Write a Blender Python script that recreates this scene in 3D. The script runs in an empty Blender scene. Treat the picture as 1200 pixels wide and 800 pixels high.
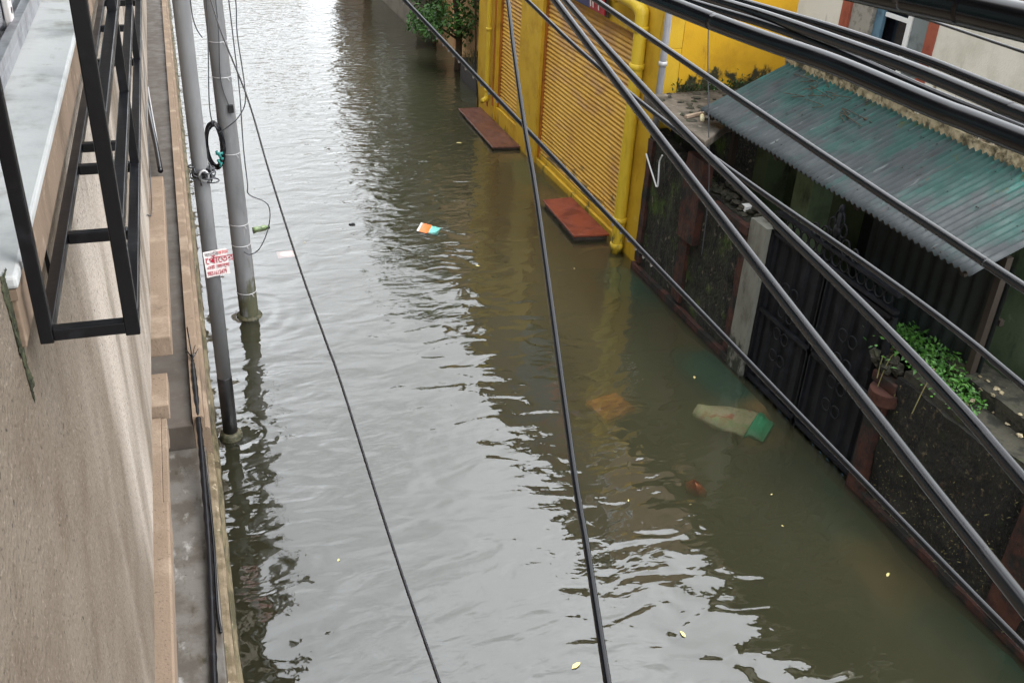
import bpy, math, random
from mathutils import Vector, Matrix, noise as mnoise
random.seed(7)
SC = bpy.context.scene
COL = SC.collection
PSI = math.radians(0.962)          # the house row on the left runs about one degree off the lane

# ------------------------------------------------------------------ helpers
def S(r, g, b):
    f = lambda c: (c/255/12.92) if c/255 <= .04045 else ((c/255+.055)/1.055)**2.4
    return (f(r), f(g), f(b), 1)

class MB:
    def __init__(s): s.v = []; s.f = []; s.mi = []; s.cur = 0
    def face(s, idx): s.f.append(idx); s.mi.append(s.cur)
    def add(s, vs, fs):
        o = len(s.v); s.v += [tuple(p) for p in vs]
        for f in fs: s.face([i+o for i in f])
        return s
    def box(s, x0, x1, y0, y1, z0, z1):
        return s.add([(x0,y0,z0),(x1,y0,z0),(x1,y1,z0),(x0,y1,z0),(x0,y0,z1),(x1,y0,z1),(x1,y1,z1),(x0,y1,z1)],
              [(0,3,2,1),(4,5,6,7),(0,1,5,4),(1,2,6,5),(2,3,7,6),(3,0,4,7)])
    def prism(s, poly, z0, z1):
        n = len(poly)
        vs = [(x,y,z0) for x,y in poly]+[(x,y,z1) for x,y in poly]
        fs = [tuple(range(n))[::-1], tuple(range(n,2*n))]+[(i,(i+1)%n,(i+1)%n+n,i+n) for i in range(n)]
        return s.add(vs, fs)
    def tube(s, pts, r, n=10, cap=True, sq=False):
        pts = [Vector(p) for p in pts]
        rs = r if isinstance(r, (list,tuple)) else [r]*len(pts)
        rings = []; up = None; o = len(s.v)
        for i, p in enumerate(pts):
            t = (pts[min(i+1,len(pts)-1)]-pts[max(i-1,0)]).normalized()
            if up is None: up = Vector((0,0,1)) if abs(t.z) < .9 else Vector((0,1,0))
            a = (up-t*up.dot(t)).normalized(); b = t.cross(a); up = a
            ring = []
            for k in range(n):
                w = 2*math.pi*(k+(.5 if sq else 0))/n
                q = p+(a*math.cos(w)+b*math.sin(w))*rs[i]*(math.sqrt(2) if sq else 1)
                ring.append(len(s.v)); s.v.append(tuple(q))
            rings.append(ring)
        for A, B in zip(rings, rings[1:]):
            for k in range(n): s.face([A[k],A[(k+1)%n],B[(k+1)%n],B[k]])
        if cap: s.face(rings[0][::-1]); s.face(rings[-1])
        return s
    def bar(s, p, q, w):      # square section bar
        return s.tube([p,q], w/2, 4, True, True)
    def lathe(s, c, prof, n=24):
        o = len(s.v); c = Vector(c)
        for r, z in prof:
            for k in range(n):
                a = 2*math.pi*k/n; s.v.append((c.x+r*math.cos(a), c.y+r*math.sin(a), c.z+z))
        for i in range(len(prof)-1):
            for k in range(n):
                s.face([o+i*n+k, o+i*n+(k+1)%n, o+(i+1)*n+(k+1)%n, o+(i+1)*n+k])
        s.face([o+k for k in range(n)][::-1]); s.face([o+(len(prof)-1)*n+k for k in range(n)])
        return s
    def ring(s, c, R, r, ax='x', n=24, m=6, sy=1, sz=1):
        o = len(s.v); c = Vector(c)
        for i in range(n):
            a = 2*math.pi*i/n
            for j in range(m):
                b = 2*math.pi*j/m; q = R+r*math.cos(b); h = r*math.sin(b)
                if ax == 'x': p = (h, q*math.cos(a)*sy, q*math.sin(a)*sz)
                elif ax == 'y': p = (q*math.cos(a)*sy, h, q*math.sin(a)*sz)
                else: p = (q*math.cos(a)*sy, q*math.sin(a)*sz, h)
                s.v.append(tuple(c+Vector(p)))
        for i in range(n):
            for j in range(m):
                s.face([o+i*m+j, o+((i+1)%n)*m+j, o+((i+1)%n)*m+(j+1)%m, o+i*m+(j+1)%m])
        return s
    def blob(s, c, rx, ry, rz, rough=.3, seed=0, n=10, m=6):
        o = len(s.v)
        for i in range(m+1):
            th = math.pi*i/m
            for k in range(n):
                a = 2*math.pi*k/n
                d = Vector((math.sin(th)*math.cos(a), math.sin(th)*math.sin(a), math.cos(th)))
                w = 1+rough*mnoise.noise(d*1.7+Vector((seed*3.1,seed,0)))
                s.v.append((c[0]+d.x*rx*w, c[1]+d.y*ry*w, c[2]+d.z*rz*w))
        for i in range(m):
            for k in range(n): s.face([o+i*n+k, o+(i+1)*n+k, o+(i+1)*n+(k+1)%n, o+i*n+(k+1)%n])
        return s
    def leaf(s, p, L, W, d, nrm):
        d = d.normalized(); sd = d.cross(nrm)
        if sd.length < 1e-4: sd = Vector((1,0,0))
        sd.normalize(); p = Vector(p); up = sd.cross(d)
        return s.add([p, p+d*L*.5+sd*W*.5, p+d*L+up*(-.12*L), p+d*L*.5-sd*W*.5], [(0,1,2,3)])
    def build(s, name, mat, parent=None, smooth=False, bevel=0, rot=0):
        me = bpy.data.meshes.new(name); me.from_pydata(s.v, [], s.f)
        for m in (mat if isinstance(mat, (list,tuple)) else [mat]): me.materials.append(m)
        if isinstance(mat, (list,tuple)): me.polygons.foreach_set('material_index', s.mi)
        if smooth: me.polygons.foreach_set('use_smooth', [True]*len(me.polygons))
        me.update()
        import bmesh
        bm = bmesh.new(); bm.from_mesh(me); bmesh.ops.recalc_face_normals(bm, faces=bm.faces); bm.to_mesh(me); bm.free()
        o = bpy.data.objects.new(name, me); COL.objects.link(o)
        if parent: o.parent = parent
        if rot: o.rotation_euler.z = rot
        if bevel:
            b = o.modifiers.new('edge', 'BEVEL'); b.width = bevel; b.segments = 2; b.limit_method = 'ANGLE'
        return o

def thing(name, label, cat, group=None, rot=0, loc=(0,0,0)):
    o = bpy.data.objects.new(name, None); COL.objects.link(o)
    o.location = loc; o.rotation_euler.z = rot
    o.empty_display_size = .1
    return tag(o, label, cat, group)
def tag(o, label, cat, group=None):
    o['label'] = label; o['category'] = cat
    if group: o['group'] = group
    return o
def setting(o): o['kind'] = 'structure'; return o

def smooth_path(pts, sub=5):
    P = [Vector(p) for p in pts]; out = []
    for i in range(len(P)-1):
        a = P[max(i-1,0)]; b = P[i]; c = P[i+1]; d = P[min(i+2,len(P)-1)]
        for k in range(sub):
            t = k/sub
            out.append(.5*((2*b)+(c-a)*t+(2*a-5*b+4*c-d)*t*t+(3*b-a-3*c+d)*t**3))
    out.append(P[-1]); return out

# ------------------------------------------------------------------ materials
def mat(name, base, var=(), rough=.8, rough2=None, bump=None, spec=.4, metal=0, coat=0):
    """var: (colour, scale or (sx,sy,sz), low, high[, detail[, (axis, z0, z1)]]) patches laid over the base colour"""
    m = bpy.data.materials.new(name); m.use_nodes = True
    nt = m.node_tree; N = nt.nodes; L = nt.links
    P = N['Principled BSDF']; P.inputs['Roughness'].default_value = rough
    P.inputs['Specular IOR Level'].default_value = spec; P.inputs['Metallic'].default_value = metal
    P.inputs['Coat Weight'].default_value = coat
    tc = N.new('ShaderNodeTexCoord')
    rgb = N.new('ShaderNodeRGB'); rgb.outputs[0].default_value = base; out = rgb.outputs[0]
    for i, v in enumerate(var):
        col, sc, lo, hi = v[:4]; det = v[4] if len(v) > 4 else 6; band = v[5] if len(v) > 5 else None
        mp = N.new('ShaderNodeMapping'); mp.inputs['Location'].default_value = (i*7.3+1.7, i*3.1, i*5.9)
        mp.inputs['Scale'].default_value = sc if isinstance(sc, tuple) else (sc,)*3
        L.new(tc.outputs['Object'], mp.inputs['Vector'])
        nz = N.new('ShaderNodeTexNoise'); nz.inputs['Scale'].default_value = 1; nz.inputs['Detail'].default_value = det
        nz.inputs['Roughness'].default_value = .62
        L.new(mp.outputs[0], nz.inputs['Vector'])
        src = nz.outputs['Fac']
        if band:
            ax, z0, z1, amt = band
            sp = N.new('ShaderNodeSeparateXYZ'); L.new(tc.outputs['Object'], sp.inputs[0])
            b = N.new('ShaderNodeMapRange'); b.inputs['From Min'].default_value = z0; b.inputs['From Max'].default_value = z1
            b.inputs['To Min'].default_value = 0; b.inputs['To Max'].default_value = amt
            L.new(sp.outputs[ax], b.inputs['Value'])
            ad = N.new('ShaderNodeMath'); ad.operation = 'ADD'; L.new(src, ad.inputs[0]); L.new(b.outputs[0], ad.inputs[1]); src = ad.outputs[0]
        mr = N.new('ShaderNodeMapRange'); mr.interpolation_type = 'SMOOTHSTEP'
        mr.inputs['From Min'].default_value = lo; mr.inputs['From Max'].default_value = hi
        L.new(src, mr.inputs['Value'])
        mx = N.new('ShaderNodeMix'); mx.data_type = 'RGBA'
        L.new(mr.outputs[0], mx.inputs['Factor']); L.new(out, mx.inputs['A']); mx.inputs['B'].default_value = col
        out = mx.outputs['Result']
    L.new(out, P.inputs['Base Color'])
    if rough2 is not None:
        nz = N.new('ShaderNodeTexNoise'); nz.inputs['Scale'].default_value = 6; nz.inputs['Detail'].default_value = 5
        L.new(tc.outputs['Object'], nz.inputs['Vector'])
        mr = N.new('ShaderNodeMapRange'); mr.inputs['From Min'].default_value = .35; mr.inputs['From Max'].default_value = .65
        mr.inputs['To Min'].default_value = rough; mr.inputs['To Max'].default_value = rough2
        L.new(nz.outputs['Fac'], mr.inputs['Value']); L.new(mr.outputs[0], P.inputs['Roughness'])
    if bump:
        sc, dist = bump[:2]
        nz = N.new('ShaderNodeTexNoise'); nz.inputs['Scale'].default_value = sc; nz.inputs['Detail'].default_value = 4
        L.new(tc.outputs['Object'], nz.inputs['Vector'])
        b = N.new('ShaderNodeBump'); b.inputs['Strength'].default_value = 1; b.inputs['Distance'].default_value = dist
        L.new(nz.outputs['Fac'], b.inputs['Height']); L.new(b.outputs[0], P.inputs['Normal'])
    return m

M = {}
M['roughcast'] = mat('roughcast_plaster', S(123,112,99),
    [(S(106,93,80), 5, .35, .75), (S(182,171,160), (1.0,2.0,.45), .58, .92, 2, ('Y', 1.7, 2.5, .28)), (S(102,91,79), (1.5,2.6,.7), .50, .82, 6),
     (S(150,138,126), 110, .58, .72, 3), (S(80,69,58), 80, .56, .72, 4), (S(52,44,36), 46, .66, .72, 3), (S(70,62,50), (3,3,2), .60, .74, 10), (S(104,96,76), (3,3,1), .66, .85, 6)], .9, None, (85,.007))
M['plaster_tan'] = mat('tan_plaster', S(134,116,99), [(S(128,110,93), 5, .4, .7), (S(104,88,74), 60, .6, .72, 2), (S(160,142,124), (3,3,1), .5, .7), (S(96,84,70), (5,5,2), .62, .8, 8)], .85, None, (90,.002))
M['plaster_grey'] = mat('grey_brown_plaster', S(132,122,112), [(S(112,102,92), 3, .4, .7), (S(150,140,130), 8, .55, .8)], .6, .85, (60,.001))
M['sill'] = mat('white_painted_sill', S(206,208,208), [(S(150,150,144), 7, .50, .76, 8), (S(84,86,74), (14,5,5), .62, .8, 8), (S(142,118,112), 5, .70, .78), (S(150,154,156), 3, .5, .8)], .35, .7, (40,.0008))
M['sill_front'] = mat('brown_sill_front', S(142,122,104), [(S(108,92,76), (8,5,1), .42, .7), (S(170,150,132), 20, .55, .75)], .85, None, (80,.002))  # brown, mottled, for the sill edge and the strip under it
M['moss_dark'] = mat('green_grey_moss', S(74,76,56), [(S(44,46,34), 24, .4, .65), (S(104,112,74), 40, .6, .72), (S(126,124,108), 45, .66, .76)], .95, None, (70,.006))
M['alu'] = mat('dull_aluminium', S(178,180,184), [(S(140,140,146), 12, .45, .7)], .38, .55, None, .5, .75)
M['black_iron'] = mat('black_painted_iron', S(14,14,18), [(S(34,34,40), 14, .54, .72, 8), (S(70,60,50), 50, .72, .78), (S(130,130,130), 90, .74, .80)], .28, .45, (60,.0004), .35)
M['glass'] = mat('window_glass', S(60,92,96), [(S(120,160,160), 4, .45, .7)], .08, None, None, .8)
M['glass_dark'] = mat('dark_glass', S(22,24,30), [(S(40,44,50), 6, .5, .7)], .12, None, None, .6)
M['floor_far'] = mat('smooth_brown_floor', S(84,77,70), [(S(76,68,61), 4, .45, .7), (S(108,100,92), 9, .55, .8)], .45, .75, (50,.001))
M['floor_near'] = mat('wet_stained_concrete', S(104,100,95), [(S(80,74,67), 4, .40, .62, 8), (S(154,152,148), (9,5,5), .58, .76, 8), (S(58,53,36), (14,4,5), .58, .72, 10), (S(48,46,34), 34, .66, .76)], .3, .7, (40,.0015))
M['kerb'] = mat('mossy_brown_concrete', S(128,114,94), [(S(96,84,64), 8, .4, .65), (S(72,70,46), (8,2,8), .52, .72, 8), (S(168,156,134), 22, .58, .72), (S(52,46,36), 50, .66, .74)], .7, .9, (45,.005))
M['kerb_out'] = mat('wet_mossy_kerb_face', S(110,100,78), [(S(70,66,46), (12,3,6), .45, .62, 8), (S(56,56,44), (30,2,20), .55, .7), (S(170,164,140), (25,4,20), .62, .72)], .5, .8, (40,.006))
M['steel_pole'] = mat('grey_painted_steel', S(126,127,129), [(S(106,107,108), (4,4,1.2), .42, .7), (S(146,146,144), (18,18,3), .6, .75), (S(86,78,68), (16,16,5), .66, .78, 8), (S(80,80,62), (9,9,3), .72, .86, 8, ('Z', 1.6, .1, .34)), (S(96,62,42), 30, .72, .78)], .45, .6, (50,.0008), .35)
M['black_paint'] = mat('black_paint', S(22,22,24), [(S(44,42,42), 10, .5, .7)], .35, .5)
M['pole_foot'] = mat('slimy_concrete_foot', S(84,80,62), [(S(48,50,34), 12, .42, .66), (S(116,110,90), 26, .62, .76)], .4, .7, (30,.01))
M['wire_tie'] = mat('pale_wire', S(190,190,192), [], .5, None, None, .5, .3)
M['cable'] = mat('black_cable_sheath', S(10,11,16), [(S(20,21,26), (9,9,9), .45, .7), (S(52,50,46), (30,5,30), .68, .78, 8)], .17, .27, None, .5)
M['cable_grey'] = mat('weathered_black_cable_sheath', S(20,21,25), [(S(13,14,18), 10, .45, .7), (S(58,56,52), (30,6,30), .66, .80, 8)], .2, .3, None, .5)
M['thin_wire'] = mat('thin_grey_wire', S(70,72,76), [], .5)
M['teal_plastic'] = mat('teal_plastic', S(40,120,116), [(S(150,190,190), 60, .6, .7)], .4)
M['tin'] = mat('weathered_teal_tin', S(58,63,65),
    [(S(44,74,70), (1.6,3.4,1.6), .50, .72, 8, ('X', 5.80, 6.40, .20)), (S(40,98,90), (2.6,6,2.6), .68, .82, 8, ('X', 5.75, 6.45, .14)), (S(44,50,52), (2,14,2), .55, .75, 4), (S(96,102,102), (3,30,3), .64, .74, 3), (S(74,54,42), (5,22,5), .62, .74, 8), (S(34,38,34), (16,10,10), .64, .74, 8), (S(60,70,44), (4,4,4), .70, .80, 8, ('X', 6.3, 6.65, .2))], .5, .75, (30,.0015), .35, .1)
M['tin_green'] = mat('green_tin', S(36,84,76), [(S(30,52,48), 3, .45, .7), (S(76,100,94), (4,20,4), .6, .75)], .55, .75)
M['tin_dark'] = mat('dark_green_tin', S(28,36,34), [(S(16,20,20), 4, .4, .7)], .6)
M['yellow'] = mat('yellow_wall_paint', S(206,168,44), [(S(182,142,34), 2.2, .42, .72), (S(214,184,80), 8, .58, .78), (S(124,98,40), (7,7,2.0), .62, .78, 10), (S(110,100,50), (6,6,2), .72, .86, 8, ('Z', .5, -.05, .26)), (S(96,80,44), 26, .70, .78)], .65, .85, (60,.0015))
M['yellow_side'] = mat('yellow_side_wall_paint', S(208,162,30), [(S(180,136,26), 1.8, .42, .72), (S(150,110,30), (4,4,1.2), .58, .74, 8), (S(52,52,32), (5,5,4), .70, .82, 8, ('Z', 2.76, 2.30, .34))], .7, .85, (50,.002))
M['yellow_pipe'] = mat('yellow_pipe_paint', S(212,182,52), [(S(188,154,40), (10,10,2), .5, .75), (S(140,114,46), (12,12,3), .64, .8, 8), (S(84,80,44), (8,8,3), .70, .84, 8, ('Z', .8, -.05, .3))], .4, .6, None, .45)
M['shutter'] = mat('ochre_shutter_paint', S(216,172,74), [(S(198,152,66), 1.6, .42, .72), (S(184,142,92), (3,1.5,3), .52, .80, 6, ('Z', 1.0, 2.4, .18)), (S(150,108,50), (14,3,60), .66, .80, 8), (S(150,138,112), (3,2,4), .66, .82, 6, ('Y', 12.2, 11.2, .16)), (S(120,100,56), (5,3,8), .70, .84, 8, ('Z', .9, .15, .26))], .55, .75)
M['shutter_rail'] = mat('brown_orange_guide', S(170,104,34), [(S(130,78,28), 5, .45, .7)], .6)
M['red_step'] = mat('red_painted_step', S(138,68,46), [(S(106,50,36), 4, .40, .66, 8), (S(156,96,72), 9, .58, .76), (S(80,52,42), (30,6,6), .62, .74), (S(70,60,50), 5, .64, .76, 10)], .35, .6, (40,.003))
M['brown_step'] = mat('brown_plank_step', S(108,70,58), [(S(84,54,46), (20,4,4), .42, .66), (S(136,98,84), 8, .58, .76), (S(66,58,50), 5, .62, .76, 10)], .3, .55, (40,.003))
M['step_side'] = mat('dark_wet_concrete', S(78,70,64), [(S(50,46,42), 12, .4, .66)], .5)
M['mosswall'] = mat('black_mouldy_plaster', S(42,42,34), [(S(20,21,17), 6, .38, .62, 8), (S(66,86,30), (2.2,2.2,1.6), .52, .68, 8), (S(116,108,92), (18,18,12), .58, .72, 8), (S(150,140,118), (34,34,26), .68, .75, 6), (S(70,46,32), 10, .64, .76)], .92, None, (30,.02))
M['leafwall'] = mat('black_wall_with_litter', S(34,33,27), [(S(16,16,14), 5, .38, .62, 8), (S(88,78,58), (20,20,14), .56, .72, 8), (S(150,132,94), (40,40,30), .66, .74, 6), (S(74,48,32), 16, .64, .74), (S(44,56,22), 3, .60, .74, 8)], .92, None, (30,.022))
M['brown_paint'] = mat('red_brown_paint', S(70,40,30), [(S(50,28,22), 7, .42, .66), (S(108,78,66), (16,16,6), .64, .78, 8), (S(24,24,20), (4,4,5), .42, .60, 8)], .7, .9, (30,.006))
M['moss_slab'] = mat('mossy_concrete_slab', S(98,90,80), [(S(62,58,50), 4, .40, .64), (S(138,130,118), 10, .57, .74, 8), (S(62,66,40), 8, .62, .76), (S(196,192,180), 24, .70, .76)], .85, None, (28,.012))
M['coping'] = mat('mossy_coping', S(60,58,48), [(S(32,32,26), 8, .42, .62), (S(54,64,28), 5, .55, .70), (S(128,120,102), (22,22,12), .66, .76, 8)], .9, None, (34,.012))
M['post_white'] = mat('dirty_whitewashed_post', S(126,126,117), [(S(92,90,80), (5,5,2), .42, .7, 8), (S(52,52,42), (9,9,3), .60, .76, 8), (S(46,48,38), (8,8,4), .64, .8, 6, ('Z', .7, .05, .3))], .85, None, (50,.003))
M['gate'] = mat('black_gate_paint', S(17,18,22), [(S(30,32,38), 5, .5, .72), (S(56,46,38), 30, .68, .76)], .5, .7, (50,.001), .25)
M['cream_wall'] = mat('stained_white_wall', S(220,216,202), [(S(196,192,176), 2.4, .45, .75), (S(150,146,130), (6,6,1.5), .62, .78, 8), (S(120,106,84), 7, .70, .80, 8, ('Z', 3.5, 3.0, .26)), (S(70,64,48), 16, .74, .84, 8, ('Z', 3.36, 2.98, .32)), (S(150,144,128), 40, .70, .80, 3)], .85, None, (60,.002))
M['mossy_base'] = mat('mossy_flaked_plaster', S(168,156,128), [(S(120,110,84), 12, .40, .62), (S(66,62,46), 8, .50, .64, 8), (S(44,44,34), 20, .60, .70)], .95, None, (50,.012))
M['red_frame'] = mat('red_brown_window_frame', S(154,82,62), [(S(128,64,48), 6, .45, .7)], .6)
M['grey_reveal'] = mat('grey_window_reveal', S(150,146,136), [(S(70,66,56), 6, .52, .70, 8), (S(110,106,96), 14, .5, .7)], .9)
M['blue_shutter'] = mat('faded_blue_paint', S(92,124,142), [(S(66,90,106), 8, .45, .7), (S(150,166,170), 20, .64, .74)], .6)
M['shutter_grey'] = mat('grey_green_panel', S(122,132,132), [(S(92,100,100), 6, .45, .7)], .6)
M['green_wall'] = mat('pale_green_wall', S(96,112,84), [(S(72,86,62), 3, .42, .7), (S(38,44,32), (4,4,1.5), .56, .74, 8), (S(124,136,110), 8, .62, .78)], .85)
M['court'] = mat('dark_wet_courtyard', S(58,54,46), [(S(38,36,30), 5, .4, .65)], .35, .7)
M['peach'] = mat('peach_wall', S(222,186,140), [(S(196,150,108), 3, .45, .7), (S(120,98,70), (6,6,2), .62, .76, 8)], .8)
M['far_wall_a'] = mat('dull_grey_house_wall', S(128,122,110), [(S(96,90,80), 1.5, .42, .7), (S(70,66,58), (3,3,.8), .58, .75, 8)], .85)
M['far_wall_b'] = mat('dull_brown_house_wall', S(138,112,92), [(S(104,84,70), 1.5, .42, .7)], .85)
M['far_wall_c'] = mat('pale_house_wall', S(176,166,150), [(S(140,130,116), 1.5, .42, .7)], .85)
M['far_frame'] = mat('dark_wood', S(48,40,33), [], .7)
M['dark_stone'] = mat('dark_wet_stone', S(46,44,42), [(S(28,28,27), 8, .4, .65)], .6)
M['bark'] = mat('bark', S(84,70,54), [(S(56,46,36), (20,20,4), .4, .65)], .9, None, (30,.02))
M['leaf_a'] = mat('green_leaves', S(70,112,44), [(S(44,80,34), 5, .42, .62), (S(110,150,60), 9, .6, .74)], .55)
M['leaf_b'] = mat('dark_green_leaves', S(54,88,42), [(S(34,60,30), 3, .42, .62), (S(92,124,58), 6, .62, .76)], .55)
M['creeper'] = mat('bright_creeper_leaves', S(68,114,40), [(S(40,80,26), 12, .42, .60), (S(112,150,66), 26, .60, .72)], .45)
M['dry'] = mat('dry_grass', S(104,98,62), [(S(90,92,50), 8, .45, .7)], .8)
M['mud'] = mat('drowned_road_mud', S(112,102,80), [(S(86,78,60), 2, .42, .68), (S(130,118,92), 6, .6, .78)], .9)
M['ground'] = mat('earth', S(104,96,80), [(S(78,74,58), .4, .42, .68)], .95)
M['orange_clay'] = mat('orange_brick_slab', S(246,160,84), [(S(206,130,70), 4, .40, .7, 8), (S(170,130,80), 7, .6, .75, 8)], .8)
M['bag_pale'] = mat('pale_printed_film', S(226,216,176), [(S(214,140,110), 5, .54, .66), (S(190,212,150), 4, .48, .66)], .35)
M['bag_green'] = mat('green_film', S(92,178,128), [(S(170,206,160), 18, .62, .7)], .3)
M['packet_orange'] = mat('orange_packet', S(236,130,70), [], .35)
M['packet_pink'] = mat('faded_pink_film', S(236,196,186), [], .4)
M['packet_teal'] = mat('teal_packet', S(120,200,190), [], .35)
M['white_film'] = mat('white_film', S(230,232,230), [], .35)
M['bottle_green'] = mat('green_bottle_plastic', S(126,146,104), [(S(70,90,60), 20, .5, .66)], .25)
M['yellow_leaf'] = mat('yellow_dead_leaf', S(220,208,140), [], .6)
M['rust'] = mat('rusty_brown', S(150,96,60), [(S(100,62,42), 9, .45, .7)], .8)
M['sign_white'] = mat('white_flex_sheet', S(234,228,226), [(S(214,206,204), 12, .5, .75)], .5)
M['red_ink'] = mat('red_ink', S(176,36,60), [], .6)
M['grey_ink'] = mat('grey_ink', S(120,116,120), [], .6)
M['pink_ink'] = mat('pink_red_ink', S(222,110,110), [], .6)
M['navy'] = mat('navy_sign_sheet', S(44,48,98), [], .4)
M['sign_red'] = mat('red_sign_sheet', S(176,44,50), [], .4)
M['white_ink'] = mat('white_letters', S(236,234,232), [], .5)
M['grey_pvc'] = mat('grey_pvc_pipe', S(142,142,146), [(S(116,116,120), (10,10,2), .48, .7)], .45)

# painted kerb stones under the water: tan and teal by turns
def kerb_stripe():
    m = bpy.data.materials.new('tan_and_teal_kerb_paint'); m.use_nodes = True
    nt = m.node_tree; N = nt.nodes; L = nt.links; P = N['Principled BSDF']; P.inputs['Roughness'].default_value = .8
    tc = N.new('ShaderNodeTexCoord'); sp = N.new('ShaderNodeSeparateXYZ'); L.new(tc.outputs['Object'], sp.inputs[0])
    a = N.new('ShaderNodeMath'); a.operation = 'MULTIPLY'; L.new(sp.outputs['Y'], a.inputs[0]); a.inputs[1].default_value = 2*math.pi/2.1
    s = N.new('ShaderNodeMath'); s.operation = 'SINE'; L.new(a.outputs[0], s.inputs[0])
    nz = N.new('ShaderNodeTexNoise'); nz.inputs['Scale'].default_value = 1.6; nz.inputs['Detail'].default_value = 8; L.new(tc.outputs['Object'], nz.inputs['Vector'])
    nk = N.new('ShaderNodeMath'); nk.operation = 'MULTIPLY'; nk.inputs[1].default_value = 2.2; L.new(nz.outputs['Fac'], nk.inputs[0])
    ad = N.new('ShaderNodeMath'); ad.operation = 'ADD'; L.new(s.outputs[0], ad.inputs[0]); L.new(nk.outputs[0], ad.inputs[1])
    mr = N.new('ShaderNodeMapRange'); mr.inputs['From Min'].default_value = 1.0; mr.inputs['From Max'].default_value = 1.9; L.new(ad.outputs[0], mr.inputs['Value'])
    mx = N.new('ShaderNodeMix'); mx.data_type = 'RGBA'; mx.inputs['A'].default_value = S(50,128,112); mx.inputs['B'].default_value = S(214,176,120)
    L.new(mr.outputs[0], mx.inputs['Factor']); L.new(mx.outputs['Result'], P.inputs['Base Color'])
    return m
M['kerb_stripe'] = kerb_stripe()

POLES = [(.19, 7.92), (.60, 10.28)]
def water_mat():
    m = bpy.data.materials.new('murky_flood_water'); m.use_nodes = True
    nt = m.node_tree; N = nt.nodes; L = nt.links
    N.remove(N['Principled BSDF']); out = N['Material Output']
    tc = N.new('ShaderNodeTexCoord')
    def math_(op, a, b=None, c=None):
        n = N.new('ShaderNodeMath'); n.operation = op
        for i, v in enumerate((a, b, c)):
            if v is None: continue
            if isinstance(v, (int, float)): n.inputs[i].default_value = v
            else: L.new(v, n.inputs[i])
        return n.outputs[0]
    def nz(scale, det, dist=0, loc=0, rough=.5):
        mp = N.new('ShaderNodeMapping'); mp.inputs['Scale'].default_value = scale; mp.inputs['Location'].default_value = (loc, loc*.7, 0)
        L.new(tc.outputs['Object'], mp.inputs['Vector'])
        n = N.new('ShaderNodeTexNoise'); n.inputs['Scale'].default_value = 1; n.inputs['Detail'].default_value = det
        n.inputs['Roughness'].default_value = rough; n.inputs['Distortion'].default_value = dist
        L.new(mp.outputs[0], n.inputs['Vector']); return n.outputs['Fac']
    sp = N.new('ShaderNodeSeparateXYZ'); L.new(tc.outputs['Object'], sp.inputs[0])
    # slow swell, hand-wide ripples, wind ripples that grow up the lane, and rings round the poles
    h = math_('MULTIPLY', nz((.9,1.1,1), 1, .2, 3), .020)
    h = math_('ADD', h, math_('MULTIPLY', nz((2.1,4.2,1), 1.0, .7, 9), WAVE2))
    far = N.new('ShaderNodeMapRange'); far.inputs['From Min'].default_value = 11; far.inputs['From Max'].default_value = 20
    far.inputs['To Min'].default_value = .12; far.inputs['To Max'].default_value = 1; L.new(sp.outputs['Y'], far.inputs['Value'])
    patch = N.new('ShaderNodeMapRange'); patch.inputs['From Min'].default_value = .42; patch.inputs['From Max'].default_value = .62
    L.new(nz((.55,.4,1), 2, 0, 21), patch.inputs['Value'])
    pm = math_('ADD', math_('MULTIPLY', patch.outputs[0], .30), far.outputs[0])
    h = math_('ADD', h, math_('MULTIPLY', math_('MULTIPLY', nz((4.5,8.5,1), 2, .5, 31), WAVE3), pm))
    h = math_('ADD', h, math_('MULTIPLY', math_('MULTIPLY', nz((9,15,1), 2, .8, 47), WAVE4), math_('ADD', pm, .15)))
    for (px, py), k, amp in ((POLES[0], 34, .0024), (POLES[1], 30, .0036), ((3.92,5.55), 60, .0016), ((2.2,7.3), 40, .0005)):
        d = N.new('ShaderNodeVectorMath'); d.operation = 'DISTANCE'; L.new(tc.outputs['Object'], d.inputs[0]); d.inputs[1].default_value = (px, py, 0)
        dist = d.outputs['Value']
        wob = math_('ADD', dist, math_('MULTIPLY', nz((2,2,1), 2, 0, 5), .25))
        w = math_('SINE', math_('MULTIPLY', wob, k))
        fall = math_('EXPONENT', math_('MULTIPLY', dist, -2.2 if k < 50 else -9))
        h = math_('ADD', h, math_('MULTIPLY', math_('MULTIPLY', w, fall), amp))
    b = N.new('ShaderNodeBump'); b.inputs['Strength'].default_value = 1; b.inputs['Distance'].default_value = 1
    L.new(h, b.inputs['Height'])
    fr = N.new('ShaderNodeFresnel'); fr.inputs['IOR'].default_value = WATER_IOR; L.new(b.outputs[0], fr.inputs['Normal'])
    gl = N.new('ShaderNodeBsdfGlossy'); gl.inputs['Roughness'].default_value = .0; gl.inputs['Color'].default_value = (1,1,1,1); L.new(b.outputs[0], gl.inputs['Normal'])
    tr = N.new('ShaderNodeBsdfTransparent')
    mx = N.new('ShaderNodeMixShader'); L.new(fr.outputs[0], mx.inputs[0]); L.new(tr.outputs[0], mx.inputs[1]); L.new(gl.outputs[0], mx.inputs[2])
    L.new(mx.outputs[0], out.inputs['Surface'])
    v = N.new('ShaderNodeVolumePrincipled'); v.inputs['Color'].default_value = WATER_COL; v.inputs['Density'].default_value = WATER_DENS
    v.inputs['Absorption Color'].default_value = (0,0,0,1)
    L.new(v.outputs[0], out.inputs['Volume'])
    m.cycles.homogeneous_volume = True
    return m
WAVE2 = .0175; WAVE3 = .0160; WAVE4 = .0018; WATER_IOR = 2.1; WATER_COL = (.455,.445,.285,1); WATER_DENS = 9.0

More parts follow.
